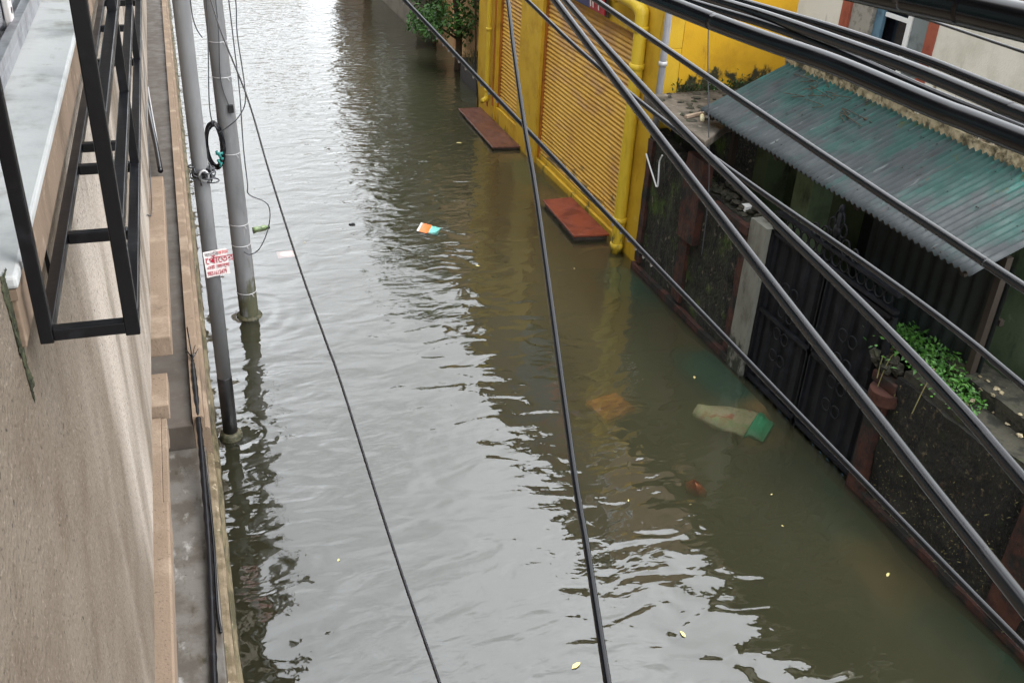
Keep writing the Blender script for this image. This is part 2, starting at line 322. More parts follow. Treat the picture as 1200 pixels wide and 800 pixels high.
# ------------------------------------------------------------------ camera, sky, sun
cam = bpy.data.cameras.new('camera'); co = bpy.data.objects.new('camera', cam); COL.objects.link(co)
cam.sensor_width = 36; cam.lens = 34.5; cam.clip_start = .02; cam.clip_end = 2000
Rc = [(0.945,-0.122,0.303),(-0.323,-0.485,0.813),(0.048,-0.866,-0.498)]
def camrot():
    # principal axes from the two vanishing points measured in the photograph
    f = 1150.037; c = (600,400); Nd = Vector((489-600, 2399-400, f)).normalized(); V = Vector((143-600, -287-400, f)).normalized()
    Z = -Nd; X = V.cross(Z).normalized()
    if X.x < 0: X = -X
    Y = V
    return Matrix(((X.x,-X.y,-X.z),(Y.x,-Y.y,-Y.z),(Z.x,-Z.y,-Z.z)))
co.matrix_world = Matrix.Translation((0,0,5.5)) @ camrot().to_4x4()
SC.camera = co

SUN_EL, SUN_AZ = math.radians(54), math.radians(130)      # behind the viewer on the right; the sky is overcast
w = bpy.data.worlds.new('World'); SC.world = w; w.use_nodes = True
nt = w.node_tree; N = nt.nodes; L = nt.links; bg = N['Background']; bg.inputs['Strength'].default_value = .15
sky = N.new('ShaderNodeTexSky'); sky.sky_type = 'NISHITA'; sky.sun_disc = False; sky.sun_elevation = SUN_EL; sky.sun_rotation = SUN_AZ
sky.air_density = 1.0; sky.dust_density = 6; sky.ozone_density = 1
hs = N.new('ShaderNodeHueSaturation'); hs.inputs['Saturation'].default_value = .10; L.new(sky.outputs[0], hs.inputs['Color'])
tc = N.new('ShaderNodeTexCoord'); nz = N.new('ShaderNodeTexNoise'); nz.inputs['Scale'].default_value = 3.6; nz.inputs['Detail'].default_value = 8
L.new(tc.outputs['Generated'], nz.inputs['Vector'])
mr = N.new('ShaderNodeMapRange'); mr.inputs['From Min'].default_value = .3; mr.inputs['From Max'].default_value = .7
mr.inputs['To Min'].default_value = .66; mr.inputs['To Max'].default_value = 1.16; L.new(nz.outputs['Fac'], mr.inputs['Value'])
# an even cloud deck: thick cloud evens the clear sky's own gradient out
mix = N.new('ShaderNodeMix'); mix.data_type = 'RGBA'; mix.inputs['Factor'].default_value = .75; mix.inputs['B'].default_value = (1,1,1,1)
L.new(hs.outputs[0], mix.inputs['A'])
# an overcast sky is brighter overhead than at the horizon
sx = N.new('ShaderNodeSeparateXYZ'); L.new(tc.outputs['Generated'], sx.inputs[0])
el = N.new('ShaderNodeMapRange'); el.inputs['From Min'].default_value = 0; el.inputs['From Max'].default_value = 1
el.inputs['To Min'].default_value = 10.2; el.inputs['To Max'].default_value = 10.8; L.new(sx.outputs['Z'], el.inputs['Value'])
dk = N.new('ShaderNodeVectorMath'); dk.operation = 'SCALE'; dk.inputs[0].default_value = (.965,1,1.045); L.new(el.outputs[0], dk.inputs['Scale'])
L.new(dk.outputs[0], mix.inputs['B'])
mu = N.new('ShaderNodeVectorMath'); mu.operation = 'SCALE'; L.new(mix.outputs['Result'], mu.inputs[0]); L.new(mr.outputs[0], mu.inputs['Scale'])
L.new(mu.outputs[0], bg.inputs['Color'])
sl = bpy.data.lights.new('sun', 'SUN'); sl.energy = 1.0; sl.angle = math.radians(35); sl.color = (1,.97,.92)
so = bpy.data.objects.new('sun', sl); COL.objects.link(so)
sd = Vector((math.sin(SUN_AZ)*math.cos(SUN_EL), math.cos(SUN_AZ)*math.cos(SUN_EL), math.sin(SUN_EL)))
so.rotation_euler = sd.to_track_quat('Z','Y').to_euler(); so.location = sd*30
SC.view_settings.view_transform = 'Standard'; SC.view_settings.look = 'None'; SC.view_settings.exposure = 1.2; SC.view_settings.gamma = 1
SC.render.engine = 'CYCLES'
SC.cycles.use_denoising = True
try: SC.cycles.denoiser = 'OPENIMAGEDENOISE'
except Exception: pass
SC.cycles.max_bounces = 8; SC.cycles.diffuse_bounces = 3; SC.cycles.glossy_bounces = 4; SC.cycles.transparent_max_bounces = 8; SC.cycles.volume_bounces = 2
SC.cycles.sample_clamp_indirect = 4
SC.cycles.caustics_reflective = False; SC.cycles.caustics_refractive = False

# ------------------------------------------------------------------ ground and water
g = MB(); n = 40
xs = [-300,-60,-20,-6,-1.2,-.3,0,1,2,3,4,5,5.45,6,9,20,60,300]
ys = [-300,-60,-20,-6,-2,0,2,4,6,8,10,12,14,17,20,25,30,40,60,120,300]
for y in ys:
    for x in xs: g.v.append((x, y, -.62))
for j in range(len(ys)-1):
    for i in range(len(xs)-1):
        a = j*len(xs)+i; g.face([a, a+1, a+1+len(xs), a+len(xs)])
setting(g.build('ground', M['mud']))
setting(MB().box(-.6, 6.4, -14, 75, -.61, 0).build('water', water_mat()))
def sunken_kerb(x0, x1, y0, y1):
    b = MB(); ny = int((y1-y0)/.12); nx = 6
    for i in range(ny+1):
        yy = y0+(y1-y0)*i/ny
        for j in range(nx+1):
            t = j/nx; xx = x0+(x1-x0)*t+.05*mnoise.noise((yy*1.7,t,4))*(1-t)
            d = .085+.14*mnoise.noise((yy*.95,t*.6,2))+.03*mnoise.noise((yy*4,t*3,9))+.10*(1-t)**3
            b.v.append((xx, yy, -max(.05,d) if 0 < j else -.6))
    m = nx+1
    for i in range(ny):
        for j in range(nx): b.face([i*m+j, i*m+j+1, (i+1)*m+j+1, (i+1)*m+j])
    return setting(b.build('kerb', M['kerb_stripe'], None, True))
sunken_kerb(4.90, 5.50, -10, 10.6); sunken_kerb(4.95, 5.56, 11.2, 17.8)
setting(MB().box(5.9, 12, -8, 10.4, -.60, .06).build('courtyard', M['court']))

# ------------------------------------------------------------------ the house on the left
A = thing('apartment_building', 'tan roughcast apartment building at left, seen close along its wall, with white window sill', 'building', rot=-PSI)
ww = MB()
ww.box(-.62, -.30, -3, 1.53, 2.94, 8.6)                    # wall up to the window bay
ww.box(-.62, -.30, 1.53, 30, 2.94, 4.74)                   # below the sill
ww.box(-.62, -.30, 1.53, 30, 6.1, 8.6)                    # above the windows
for y0, y1 in ((4.6,6.2),(9.0,10.5),(13.2,14.8),(17.4,30)): ww.box(-.62, -.30, y0, y1, 4.74, 6.1)
ww.build('wall', M['roughcast'], A, bevel=.006)
lw = MB().box(-3.4, -.66, -3, 30, -.5, 2.94); lw.build('ground_floor_wall', M['plaster_grey'], A)
up = MB().box(-.299, .47, -3, 15, 6.42, 6.56); up.box(.39, .47, -3, 15, 6.561, 7.4); up.build('upper_balcony', M['plaster_grey'], A, bevel=.01)
rf = MB().box(-6, -.30, -3.05, 30.05, 8.6, 8.75); rf.build('roof', M['plaster_grey'], A)
bk = MB().box(-6, -3.4, -3, 30, -.5, 8.6); bk.build('rear_wall', M['plaster_grey'], A)
def ledge(v0, v1, x1, z0, z1, nm='ledge'):
    return MB().box(-.66, x1, v0, v1, z0, z1).build(nm, M['plaster_tan'], A, bevel=.008)
ledge(4.87, 7.32, -.215, 2.70, 2.82)
ledge(1.2, 3.46, -.252, 2.70, 2.82)
b = MB().box(-.66, -.255, 4.48, 4.80, 2.55, 2.64).build('ledge', M['plaster_tan'], A, bevel=.006)
fr = MB().box(-.66, -.30, 3.50, 4.46, 2.45, 2.58); fr.box(-.30,-.272,3.6,3.68,2.45,2.58); fr.box(-.30,-.272,4.36,4.45,2.45,2.58); fr.box(-.30,-.272,3.68,4.36,2.52,2.58)
fr.build('door_frame', M['plaster_tan'], A, bevel=.004)
# windows with white sills
for i, (v0, v1) in enumerate(((1.54,4.6),(6.2,9.0),(10.5,13.2),(14.8,17.4))):
    sl_ = MB()
    sl_.box(-.62, -.282, v0+.005, v1-.005, 4.762, 4.785)
    sill = sl_.build('window_sill', M['sill'], A, bevel=.006)
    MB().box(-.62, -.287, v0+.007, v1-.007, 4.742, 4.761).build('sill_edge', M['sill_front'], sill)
    wn = MB()
    wn.box(-.62, -.41, v0+.01, v1-.01, 4.787, 4.818); wn.box(-.437, -.41, v0+.01, v1-.01, 4.818, 4.845); wn.box(-.495, -.475, v0+.01, v1-.01, 4.818, 4.842); wn.box(-.555,-.535,v0+.01,v1-.01,4.818,4.842)
    wn.box(-.56, -.41, v0+.01, v0+.06, 4.8185, 6.09); wn.box(-.56, -.41, v1-.06, v1-.01, 4.8185, 6.09); wn.box(-.56,-.41, v0+.06, v1-.06, 6.04, 6.09)
    wnd = wn.build('window', M['alu'], A, bevel=.002)
    k = 3; L_ = (v1-v0-.12)/k
    for j in range(k):
        xo = -.463 if j % 2 else -.52
        ya, yb = v0+.06+j*L_, v0+.06+(j+1)*L_
        s_ = MB(); s_.box(xo-.012, xo+.012, ya, ya+.045, 4.846, 6.035); s_.box(xo-.012, xo+.012, yb-.045, yb, 4.846, 6.035); s_.box(xo-.012, xo+.012, ya+.045, yb-.045, 4.846, 4.900); s_.box(xo-.012,xo+.012,ya+.045,yb-.045,5.99,6.035)
        s_.build('sash_frame', M['alu'], wnd)
        MB().box(xo-.003, xo+.003, ya+.046, yb-.046, 4.901, 5.989).build('pane', M['glass'], wnd)
    if i == 0:
        lt = MB().box(-.448, -.430, 3.08, 3.14, 4.83, 5.10); lt.build('latch', M['sign_white'], wnd, bevel=.004)
        hs_ = MB(); 
        for zz in (4.87, 4.905): hs_.tube([(-.431,3.11,zz),(-.4285,3.11,zz)], .009, 12)
        hs_.build('latch_hole', M['black_paint'], wnd)
# strip of brown plaster right under the sill
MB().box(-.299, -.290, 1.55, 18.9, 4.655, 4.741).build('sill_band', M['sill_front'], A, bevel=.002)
# moss in the corner at the near end of the sill
ms = MB()
for k in range(420):
    t = random.random()**1.3; ms.blob((-.2990, 1.545+random.uniform(-.028,.024)*(1.1-t)+.012*t, 4.775-.21*t+random.gauss(0,.008)),   .0008+.0012*random.random(), .003+.006*random.random()*(1.2-t), .004+.010*random.random(), .8, k, 7, 5)
for k in range(4): ms.blob((-.299, 1.557+.004*k, 4.60-.008*k), .004, .008, .010, .6, k, 8, 5)
ms.build('moss_patch', M['moss_dark'], A, True)
# box grille of black iron
G = bpy.data.objects.new('window_grille', None); COL.objects.link(G); G.parent = A
XI, XO, W_ = -.266, -.130, .022
def gb(nm, p, q, w=W_): return MB().bar(p, q, w).build(nm, M['black_iron'], G, bevel=.002)
gb('rail', (XI,1.59,4.65), (XI,8.9,4.65)); gb('rail', (XO,1.59,4.65), (XO,8.9,4.65))
gb('rail', (XO,1.604,4.82), (XO,3.36,4.82)); gb('rail', (XO,1.604,5.0), (XO,3.36,5.0))
for v in (1.60, 2.0, 2.40, 2.56, 3.38, 3.86, 4.3, 5.2, 6.2, 7.2, 8.2): gb('crossbar', (XI+.011,v,4.65), (XO-.011,v,4.65), .022)
for v in (1.60, 2.40, 3.37, 4.4, 5.4, 6.4, 7.4, 8.4): gb('post', (XO,v,4.635), (XO,v,6.3), .024 if v < 2 else .020)
gb('post', (XI,1.60,4.635), (XI,1.60,6.3))
gb('rail', (XO,1.59,6.3), (XO,8.9,6.3)); gb('rail', (XI,1.59,6.3), (XI,8.9,6.3))
MB().bar((-.300,1.962,4.655),(-.294,1.962,4.55),.012).build('bracket', M['black_iron'], G)

# porch floor, low kerb wall, cable bundle
setting(MB().box(-3.3, -.245, 7.34, 30, -.5, .58).build('pavement', M['floor_far'], rot=-PSI, bevel=.01))
setting(MB().box(-3.3, -.165, -3, 7.33, -.5, .35).build('pavement', M['floor_near'], rot=-PSI, bevel=.01))
kw = thing('low_kerb_wall', 'low mossy brown concrete kerb wall edging the flooded lane below the tan building', 'wall', rot=-PSI)
def wavy(x0, x1, z0, z1, v0, v1, nm, m_, amp=.012, st=.16):
    b = MB(); k = int((v1-v0)/st); rows = []
    for i in range(k+1):
        v = v0+(v1-v0)*i/k; w1 = amp*mnoise.noise((v*2.1, x1*9, 0))+amp*.7*mnoise.noise((v*7, x1*5, 3)); w2 = amp*.8*mnoise.noise((v*3, z1*9, 7))
        rows.append([(x0,v,z0),(x1+w1,v,z0),(x1+w1,v,z1-.02+w2),(x1+w1-.018,v,z1+w2),(x0,v,z1+w2*.4)])
    o = 0
    for r in rows: b.v += r
    for i in range(k):
        for j in range(5): b.face([i*5+j, i*5+(j+1)%5, (i+1)*5+(j+1)%5, (i+1)*5+j])
    b.face([0,1,2,3,4]); b.face([k*5+j for j in range(5)][::-1])
    return b.build(nm, m_, kw)
wavy(-.163, -.108, -.5, .28, -3, 7.33, 'near_top', M['kerb'], .010)
wavy(-.107, -.072, -.5, .10, -3, 7.33, 'near_edge', M['kerb_out'], .012)
wavy(-.243, -.150, -.5, .66, 7.34, 30, 'far_top', M['plaster_tan'], .003, .5)
wavy(-.149, -.112, -.5, .54, 7.34, 30, 'far_step', M['plaster_tan'], .003, .5)
wavy(-.111, -.070, -.5, .16, 7.34, 30, 'far_edge', M['kerb_out'], .014)

cb = thing('cable_bundle', 'black taped cable bundle lying along the wet concrete floor by the kerb wall', 'cable bundle', rot=-PSI)
pb = smooth_path([(-.205,8.30,.66),(-.202,7.9,.66),(-.196,7.2,.62),(-.20,6.7,.50),(-.205,6.0,.42),(-.225,5.2,.40),(-.244,4.6,.39),(-.25,3.6,.39),(-.25,1,.39)], 12)
cbm = MB(); cbm.tube(pb, [.012+.012*min(1,i/10)+.003*math.sin(i*1.9) for i in range(len(pb))], 10); cbm.build('taped_core', M['black_iron'], cb, True)
cbm = MB(); cbm.tube(smooth_path([(-.19,7.3,.62),(-.175,6.6,.46),(-.172,6.0,.40),(-.186,5.35,.375),(-.176,5.1,.37)], 8), .011, 8); cbm.build('loose_cable', M['cable'], cb, True)
fr_ = MB()
for k in range(7):
    a = k*.9; fr_.tube(smooth_path([(-.205,8.28,.67),(-.205+.035*math.cos(a),8.36+.05*math.sin(a),.69+.02*k%.05),(-.205+.06*math.cos(a),8.42+.09*math.sin(a),.70)],3), .004, 5)
fr_.tube([(-.205,8.3,.68),(-.215,8.45,.80),(-.22,8.5,.90)], .006, 5)
fr_.build('frayed_end', M['cable'], cb)

# ------------------------------------------------------------------ utility poles
def pole(label, x, y, top, r, lean=(0,0)):
    t = thing('utility_pole', label, 'utility pole', 'grey steel utility poles', loc=(x,y,0))
    return t
p1 = pole('grey steel utility pole with black painted foot, standing close to the kerb wall', .19, 7.92, 8, .095)
MB().lathe((0,0,0), [(.064,.66),(.064,2.4),(.062,5),(.060,8.5)], 32).build('shaft', M['steel_pole'], p1, True)
MB().lathe((0,0,0), [(.0665,-.2),(.0665,.663),(.0645,.668)], 32).build('painted_foot', M['black_paint'], p1, True)
MB().lathe((0,0,0), [(.105,-.5),(.107,.012),(.098,.05),(.082,.066),(.067,.07)], 28).build('footing', M['pole_foot'], p1, True, .004)
cl = MB(); cl.lathe((0,0,2.58), [(.065,0),(.072,.004),(.072,.046),(.065,.05)], 28)
cl.build('clamp_band', M['dark_stone'], p1, True)
for k in range(16):
    kn = MB()
    a = random.uniform(-2.6,.6); z = 2.6+random.uniform(-.08,.09)
    kn.ring((math.cos(a)*.085, math.sin(a)*.085, z), random.uniform(.03,.06), .006, random.choice('xyz'), 12, 5, random.uniform(.6,1.2), random.uniform(.6,1.2))
    kn.build('tangled_wire', M['thin_wire'], p1, True)
ct = MB(); ct.ring((.02,-.088,2.61), .035, .009, 'y', 16, 6, 1, 1.2); ct.build('pale_wire_loop', M['wire_tie'], p1, True)

p2 = pole('taller leaning grey steel utility pole in open water with wire bands and loose wires', .60, 10.28, 8, .11)
sh = MB(); top = Vector((-.06,-.05,3.5))
pt = [Vector((0,0,-.4)), Vector((0,0,0)), top*.5, top, top*1.6, top*2.4]
sh.tube(pt, [.106,.106,.099,.090,.085,.08], 32); sh.build('shaft', M['steel_pole'], p2, True)
MB().lathe((0,0,0), [(.145,-.5),(.147,.004),(.136,.022),(.122,.030),(.108,.033)], 28).build('footing', M['pole_foot'], p2, True, .004)
for z in (3.11, 2.76, 1.96, 1.155, .91, .32):
    c = top*(z/3.5); rr = .106-.016*z/3.5
    b_ = MB(); b_.ring((c.x,c.y,z), rr+.001, .0045, 'z', 32, 6); b_.tube([(c.x+.05,c.y-rr-.002,z),(c.x+.07,c.y-rr-.012,z-.03)], .004, 5)
    b_.build('wire_band', M['wire_tie'], p2, True)
bx = MB(); c = top*(2.45/3.5); bx.box(c.x+.02,c.x+.075,c.y-.122,c.y-.086,2.41,2.49); bx.build('junction_box', M['black_paint'], p2, bevel=.004)

# black coil of cable hanging on the second pole
ck = thing('cable_coil', 'black coil of spare cable with teal joints hanging on the leaning pole', 'cable coil', loc=(.41,10.16,2.07))
c1 = MB()
for k in range(7): c1.ring((random.uniform(-.012,.012), random.uniform(-.03,.03), random.uniform(-.012,.012)), 1, .013, 'y', 32, 6, .085+.01*random.random(), .225+.016*random.random())
# rings scaled: thicken by re-normalising the tube radius
c1 = MB()
for k in range(8):
    rx, rz = .075+.02*random.random(), .21+.03*random.random(); ox, oy, oz = random.uniform(-.012,.012), random.uniform(-.035,.035), random.uniform(-.015,.015)
    c1.tube([(ox+rx*math.cos(a*math.pi/16), oy+.01*math.sin(a*.9+k), oz+rz*math.sin(a*math.pi/16)) for a in range(33)], .0125, 7, False)
c1.build('coil', M['cable'], ck, True)
c2 = MB()
for k in range(6): c2.tube([(.02+random.uniform(-.03,.05),-.05,-.10+random.uniform(-.09,.08)),(.03+random.uniform(-.03,.05),-.06,-.13+random.uniform(-.09,.08))], .014, 7)
c2.build('joint', M['teal_plastic'], ck, True)

# loose wires by the poles
def wire(name, label, pts, r, m_, cat='wire', sub=6, group=None):
    o = MB().tube(smooth_path(pts, sub), r, 7).build(name, M[m_], None, True); return tag(o, label, cat, group)
lg = 'loose wires hanging beside the poles'
wire('loose_wire', 'thin loose wire with the widest loop, right of the leaning pole', [(.66,10.16,3.9),(.679,10.10,3.522),(.691,10.08,3.039),(.702,10.08,2.616),(.690,10.08,2.086),(.698,10.08,1.667),(.705,10.08,1.542),(.89,10.08,1.411),(.88,10.08,1.165),(.771,10.08,.923),(.665,10.1,.842),(.60,10.14,.86)], .006, 'thin_wire', group=lg)
wire('loose_wire', 'thin wire drooping in a short loop over the small black box of the leaning pole', [(.70,10.12,3.9),(.742,10.08,3.521),(.729,10.08,3.201),(.755,10.08,2.742),(.745,10.07,2.52),(.66,10.05,2.38),(.56,10.07,2.29),(.46,10.10,2.22)], .006, 'thin_wire', group=lg)
wire('loose_wire', 'thin wire dropping along the left side of the leaning pole to the black coil', [(.48,10.12,4.0),(.475,10.08,3.525),(.442,10.08,3.047),(.40,10.08,2.547),(.41,10.12,2.30)], .006, 'thin_wire', group=lg)
wire('loose_wire', 'short loose wire end hanging right of the pole with black foot', [(.27,7.9,4.6),(.255,7.84,3.974),(.268,7.82,3.79),(.31,7.80,3.70)], .005, 'thin_wire', group=lg)
wire('loose_wire', 'thin wire running straight down the left face of the leaning pole', [(.55,10.12,4.2),(.56,10.11,3.3),(.535,10.13,2.75),(.60,10.13,2.45)], .005, 'thin_wire', group=lg)
# pale hose and black cable end on the parapet near the first pole
wire('pale_hose', 'pale bent hose hooked over the low wall behind the pole with black foot', [(-.25,16.3,1.0),(-.235,15.6,.95),(-.215,14.9,.88),(-.20,14.4,.78),(-.19,14.1,.66)], .012, 'wire_tie', 'hose')
wire('black_hose', 'short black cable end lying on the far low wall at left', [(-.30,16.2,.95),(-.26,15,.9),(-.215,14,.82),(-.19,13.2,.74)], .035, 'cable', 'cable')
wire('wall_wire', 'thin wire drooping along the tan ledge of the left building', [(-.14,9.5,3.3),(-.17,7.6,3.0),(-.185,6.6,2.85),(-.21,5.8,3.12),(-.30,4.8,3.16)], .004, 'thin_wire')

# advert sheet tied on the first pole
def text_mesh(name, body, size, mat_, parent, loc, rot, extr=.0006, ax='LEFT', sx=1):
    cu = bpy.data.curves.new(name, 'FONT'); cu.body = body; cu.size = size; cu.extrude = extr; cu.align_x = ax; cu.resolution_u = 3
    t = bpy.data.objects.new(name, cu); COL.objects.link(t)
    bpy.context.view_layer.update()
    me = bpy.data.meshes.new_from_object(t.evaluated_get(bpy.context.evaluated_depsgraph_get()))
    bpy.data.objects.remove(t); me.materials.append(mat_)
    o = bpy.data.objects.new(name, me); COL.objects.link(o); o.parent = parent
    o.location = loc; o.rotation_euler = rot; o.scale = (sx,1,1); return o
sg = thing('advert_sign', 'small white advert sheet with red Bengali lettering tied to the nearer pole', 'sign', loc=(.232,7.838,1.835))
sg.rotation_euler = (0, math.radians(-3), math.radians(6))
sm = MB(); nn = 10
for i in range(nn+1):
    x = -.097+.194*i/nn; yy = .012*math.sin(i/nn*3.1)*.4
    for z in (-.118, .118): sm.v.append((x, yy-.004, z)); sm.v.append((x, yy, z))
for i in range(nn):
    a = i*4
    sm.face([a,a+4,a+6,a+2]); sm.face([a+1,a+3,a+7,a+5]); sm.face([a+2,a+6,a+7,a+3]); sm.face([a,a+1,a+5,a+4])
sm.build('sheet', M['sign_white'], sg)
R90 = (math.radians(90),0,0)
text_mesh('letters', 'বাড়ির', .045, M['grey_ink'], sg, (-.085,-.006,.075), R90)
text_mesh('letters', 'কাজ', .045, M['pink_ink'], sg, (.02,-.006,.078), R90)
text_mesh('letters', 'েপঁােতর', .086, M['red_ink'], sg, (-.088,-.006,.005), R90, .001, 'LEFT', .9)
text_mesh('letters', 'এর জন্য', .045, M['red_ink'], sg, (-.085,-.006,-.042), R90, .001, 'LEFT', 1.1)
text_mesh('letters', '9831612479', .056, M['red_ink'], sg, (-.088,-.006,-.102), R90, .0012, 'LEFT', .58)

# ------------------------------------------------------------------ yellow shop building
Yb = thing('yellow_building', 'yellow shop building with two ochre roller shutters standing in the flood', 'building')
y = MB()
y.box(5.60, 5.86, 10.502, 11.30, -.5, 2.80); y.box(5.60, 5.86, 14.48, 15.44, -.5, 2.80); y.box(5.60, 5.86, 16.62, 17.70, -.5, 2.80)
y.box(5.60, 5.86, 10.502, 17.70, 2.80, 3.45)
y.build('front_wall', M['yellow'], Yb, bevel=.008)
MB().box(5.59, 5.86, 10.502, 17.70, 3.451, 5.2).build('parapet', M['far_wall_b'], Yb, bevel=.01)
MB().box(5.861, 9.6, 10.50, 10.74, 2.21, 3.45).build('side_wall', M['yellow_side'], Yb)
MB().box(5.861, 9.6, 10.50, 10.74, -.5, 2.209).build('mouldy_side_wall', M['mosswall'], Yb)
MB().box(5.861, 9.6, 10.49, 10.74, 3.451, 5.2).build('parapet', M['far_wall_b'], Yb)
MB().box(5.861, 9.6, 10.745, 17.70, 2.85, 3.0).build('ceiling_slab', M['plaster_grey'], Yb)
MB().box(5.861, 9.6, 17.45, 17.698, -.5, 5.2).build('rear_side_wall', M['yellow_side'], Yb)
MB().box(5.50, 9.7, 10.42, 17.78, 5.2, 5.32).build('roof_slab', M['moss_slab'], Yb, bevel=.01)
MB().box(5.63, 5.86, 11.301, 14.479, -.5, .085).build('threshold', M['yellow'], Yb, bevel=.006)
MB().box(5.63, 5.86, 15.441, 16.619, -.5, .30).build('threshold', M['yellow'], Yb, bevel=.006)
def shutter(y0, y1, z0, z1):
    b = MB(); pit = .064; k = int((z1-z0)/pit); st = 6; prof = []
    for i in range(k):
        for j in range(st):
            t = j/st
            prof.append((5.70-.017*math.sin(math.pi*min(1,t/.82)) if t < .82 else 5.704, z0+(i+t)*pit))
    prof.append((5.70, z0+k*pit))
    cols = 14
    for c in range(cols+1):
        yy = y0+(y1-y0)*c/cols; dent = .006*mnoise.noise((yy*1.7,0,1))
        for xx, zz in prof: b.v.append((xx+dent+.004*mnoise.noise((yy,zz,5)), yy, zz))
    m = len(prof)
    for c in range(cols):
        for i in range(m-1): b.face([c*m+i, c*m+i+1, (c+1)*m+i+1, (c+1)*m+i])
    s = b.build('roller_shutter', M['shutter'], Yb, True)
    MB().box(5.672, 5.716, y0, y1, z0-.075, z0-.002).build('bottom_rail', M['yellow'], s, bevel=.006)
    for ya in (y0-.035, y1-.015): MB().box(5.655, 5.725, ya, ya+.05, z0-.07, z1).build('guide_rail', M['shutter_rail'], s, bevel=.004)
    return s
shutter(11.335, 14.445, .17, 2.80); shutter(15.475, 16.585, .39, 2.80)
for ya, yb in ((11.30,14.48),(15.44,16.62)): MB().box(5.735, 5.75, ya, yb, -.4, 2.8).build('backing', M['dark_stone'], Yb)
dp = MB(); dp.tube(smooth_path([(5.515,10.95,-.02),(5.515,10.95,1.5),(5.515,10.95,3.0),(5.51,11.0,3.14),(5.49,11.12,3.2),(5.46,11.5,3.22),(5.45,11.85,3.22)], 6), .082, 20)
dpo = dp.build('drainpipe', M['yellow_pipe'], Yb, True)
for z in (.05, .42, 2.45, 2.9): MB().lathe((5.515,10.95,z), [(.083,0),(.096,.006),(.096,.07),(.083,.076)], 22).build('collar', M['yellow_pipe'], dpo, True)
MB().tube([(5.45,11.55,3.22),(5.45,11.63,3.22)], .10, 20).build('collar', M['yellow_pipe'], dpo, True, .004)
tp = MB(); tp.tube(smooth_path([(5.53,16.86,5.0),(5.53,16.86,2),(5.53,16.86,.50),(5.51,16.84,.40),(5.42,16.80,.36)],5), .045, 14); tpo = tp.build('drainpipe', M['yellow_pipe'], Yb, True)
for z in (.52, 1.6): MB().lathe((5.53,16.86,z), [(.046,0),(.056,.005),(.056,.05),(.046,.055)], 16).build('collar', M['yellow_pipe'], tpo, True)
gp = MB(); gp.tube([(5.60,10.445,-.2),(5.60,10.445,2.4),(5.60,10.445,5.1)], .042, 14); gpo = gp.build('grey_pipe', M['grey_pvc'], Yb, True)
for z in (1.2, 2.62, 3.3): MB().lathe((5.60,10.445,z), [(.043,0),(.052,.004),(.052,.05),(.043,.054)], 16).build('collar', M['wire_tie'], gpo, True)
pl_ = MB(); pl_.box(5.585, 5.599, 17.0, 17.06, .2, 5.1); pl_.box(5.585,5.599,16.68,16.74,.3,5.1); pl_.build('wall_strip', M['shutter_rail'], Yb)
wire('wall_cable', 'black cable hanging down the far edge of the yellow building into the water', [(5.55,17.74,3.4),(5.55,17.76,1.95),(5.56,17.72,1.2),(5.54,17.66,.8),(5.55,17.5,.35),(5.55,17.43,-.1)], .018, 'cable', 'cable')
# shop sign over the big shutter
sn = thing('shop_sign', 'dark blue and red shop sign with white letters above the larger shutter', 'sign')
def slab(x0,z0,x1,z1,th,y0,y1):
    return MB().add([(x0,y0,z0),(x1,y0,z1),(x1,y1,z1),(x0,y1,z0),(x0+th,y0,z0),(x1+th,y0,z1),(x1+th,y1,z1),(x0+th,y1,z0)], [(0,3,2,1),(4,5,6,7),(0,1,5,4),(1,2,6,5),(2,3,7,6),(3,0,4,7)])
slab(5.52,2.86,5.40,3.9,.02,12.55,14.3).build('blue_panel', M['navy'], sn)
slab(5.52,2.86,5.40,3.9,.02,12.05,12.549).build('red_panel', M['sign_red'], sn)
slab(5.55,2.84,5.43,3.9,.02,12.0,14.35).build('backing_board', M['step_side'], sn)
text_mesh('letters', 'IM', .34, M['white_ink'], sn, (5.496,12.50,2.90), (math.radians(96.6),0,math.radians(-90)), .001)
text_mesh('letters', 'RAM', .30, M['white_ink'], sn, (5.496,14.2,2.93), (math.radians(96.6),0,math.radians(-90)), .001)

# plank steps in front of the shutters
def step(label, x0, x1, y0, y1, z, mt):
    t = thing('doorstep', label, 'step', 'doorsteps of the yellow shop')
    MB().prism([(x0,y0),(x1,y0-.06),(x1,y1),(x0+.04,y1)], z-.03, z).build('top', M[mt], t, bevel=.006)
    MB().prism([(x0+.03,y0+.03),(x1-.02,y0-.03),(x1-.02,y1-.03),(x0+.07,y1-.03)], -.55, z-.031).build('base', M['step_side'], t)
step('brown wet plank doorstep just above the water at the small far shutter', 5.12, 5.60, 15.20, 17.42, .06, 'brown_step')
step('red painted doorstep slab at water level before the large shutter', 5.06, 5.57, 11.38, 12.72, .085, 'red_step')

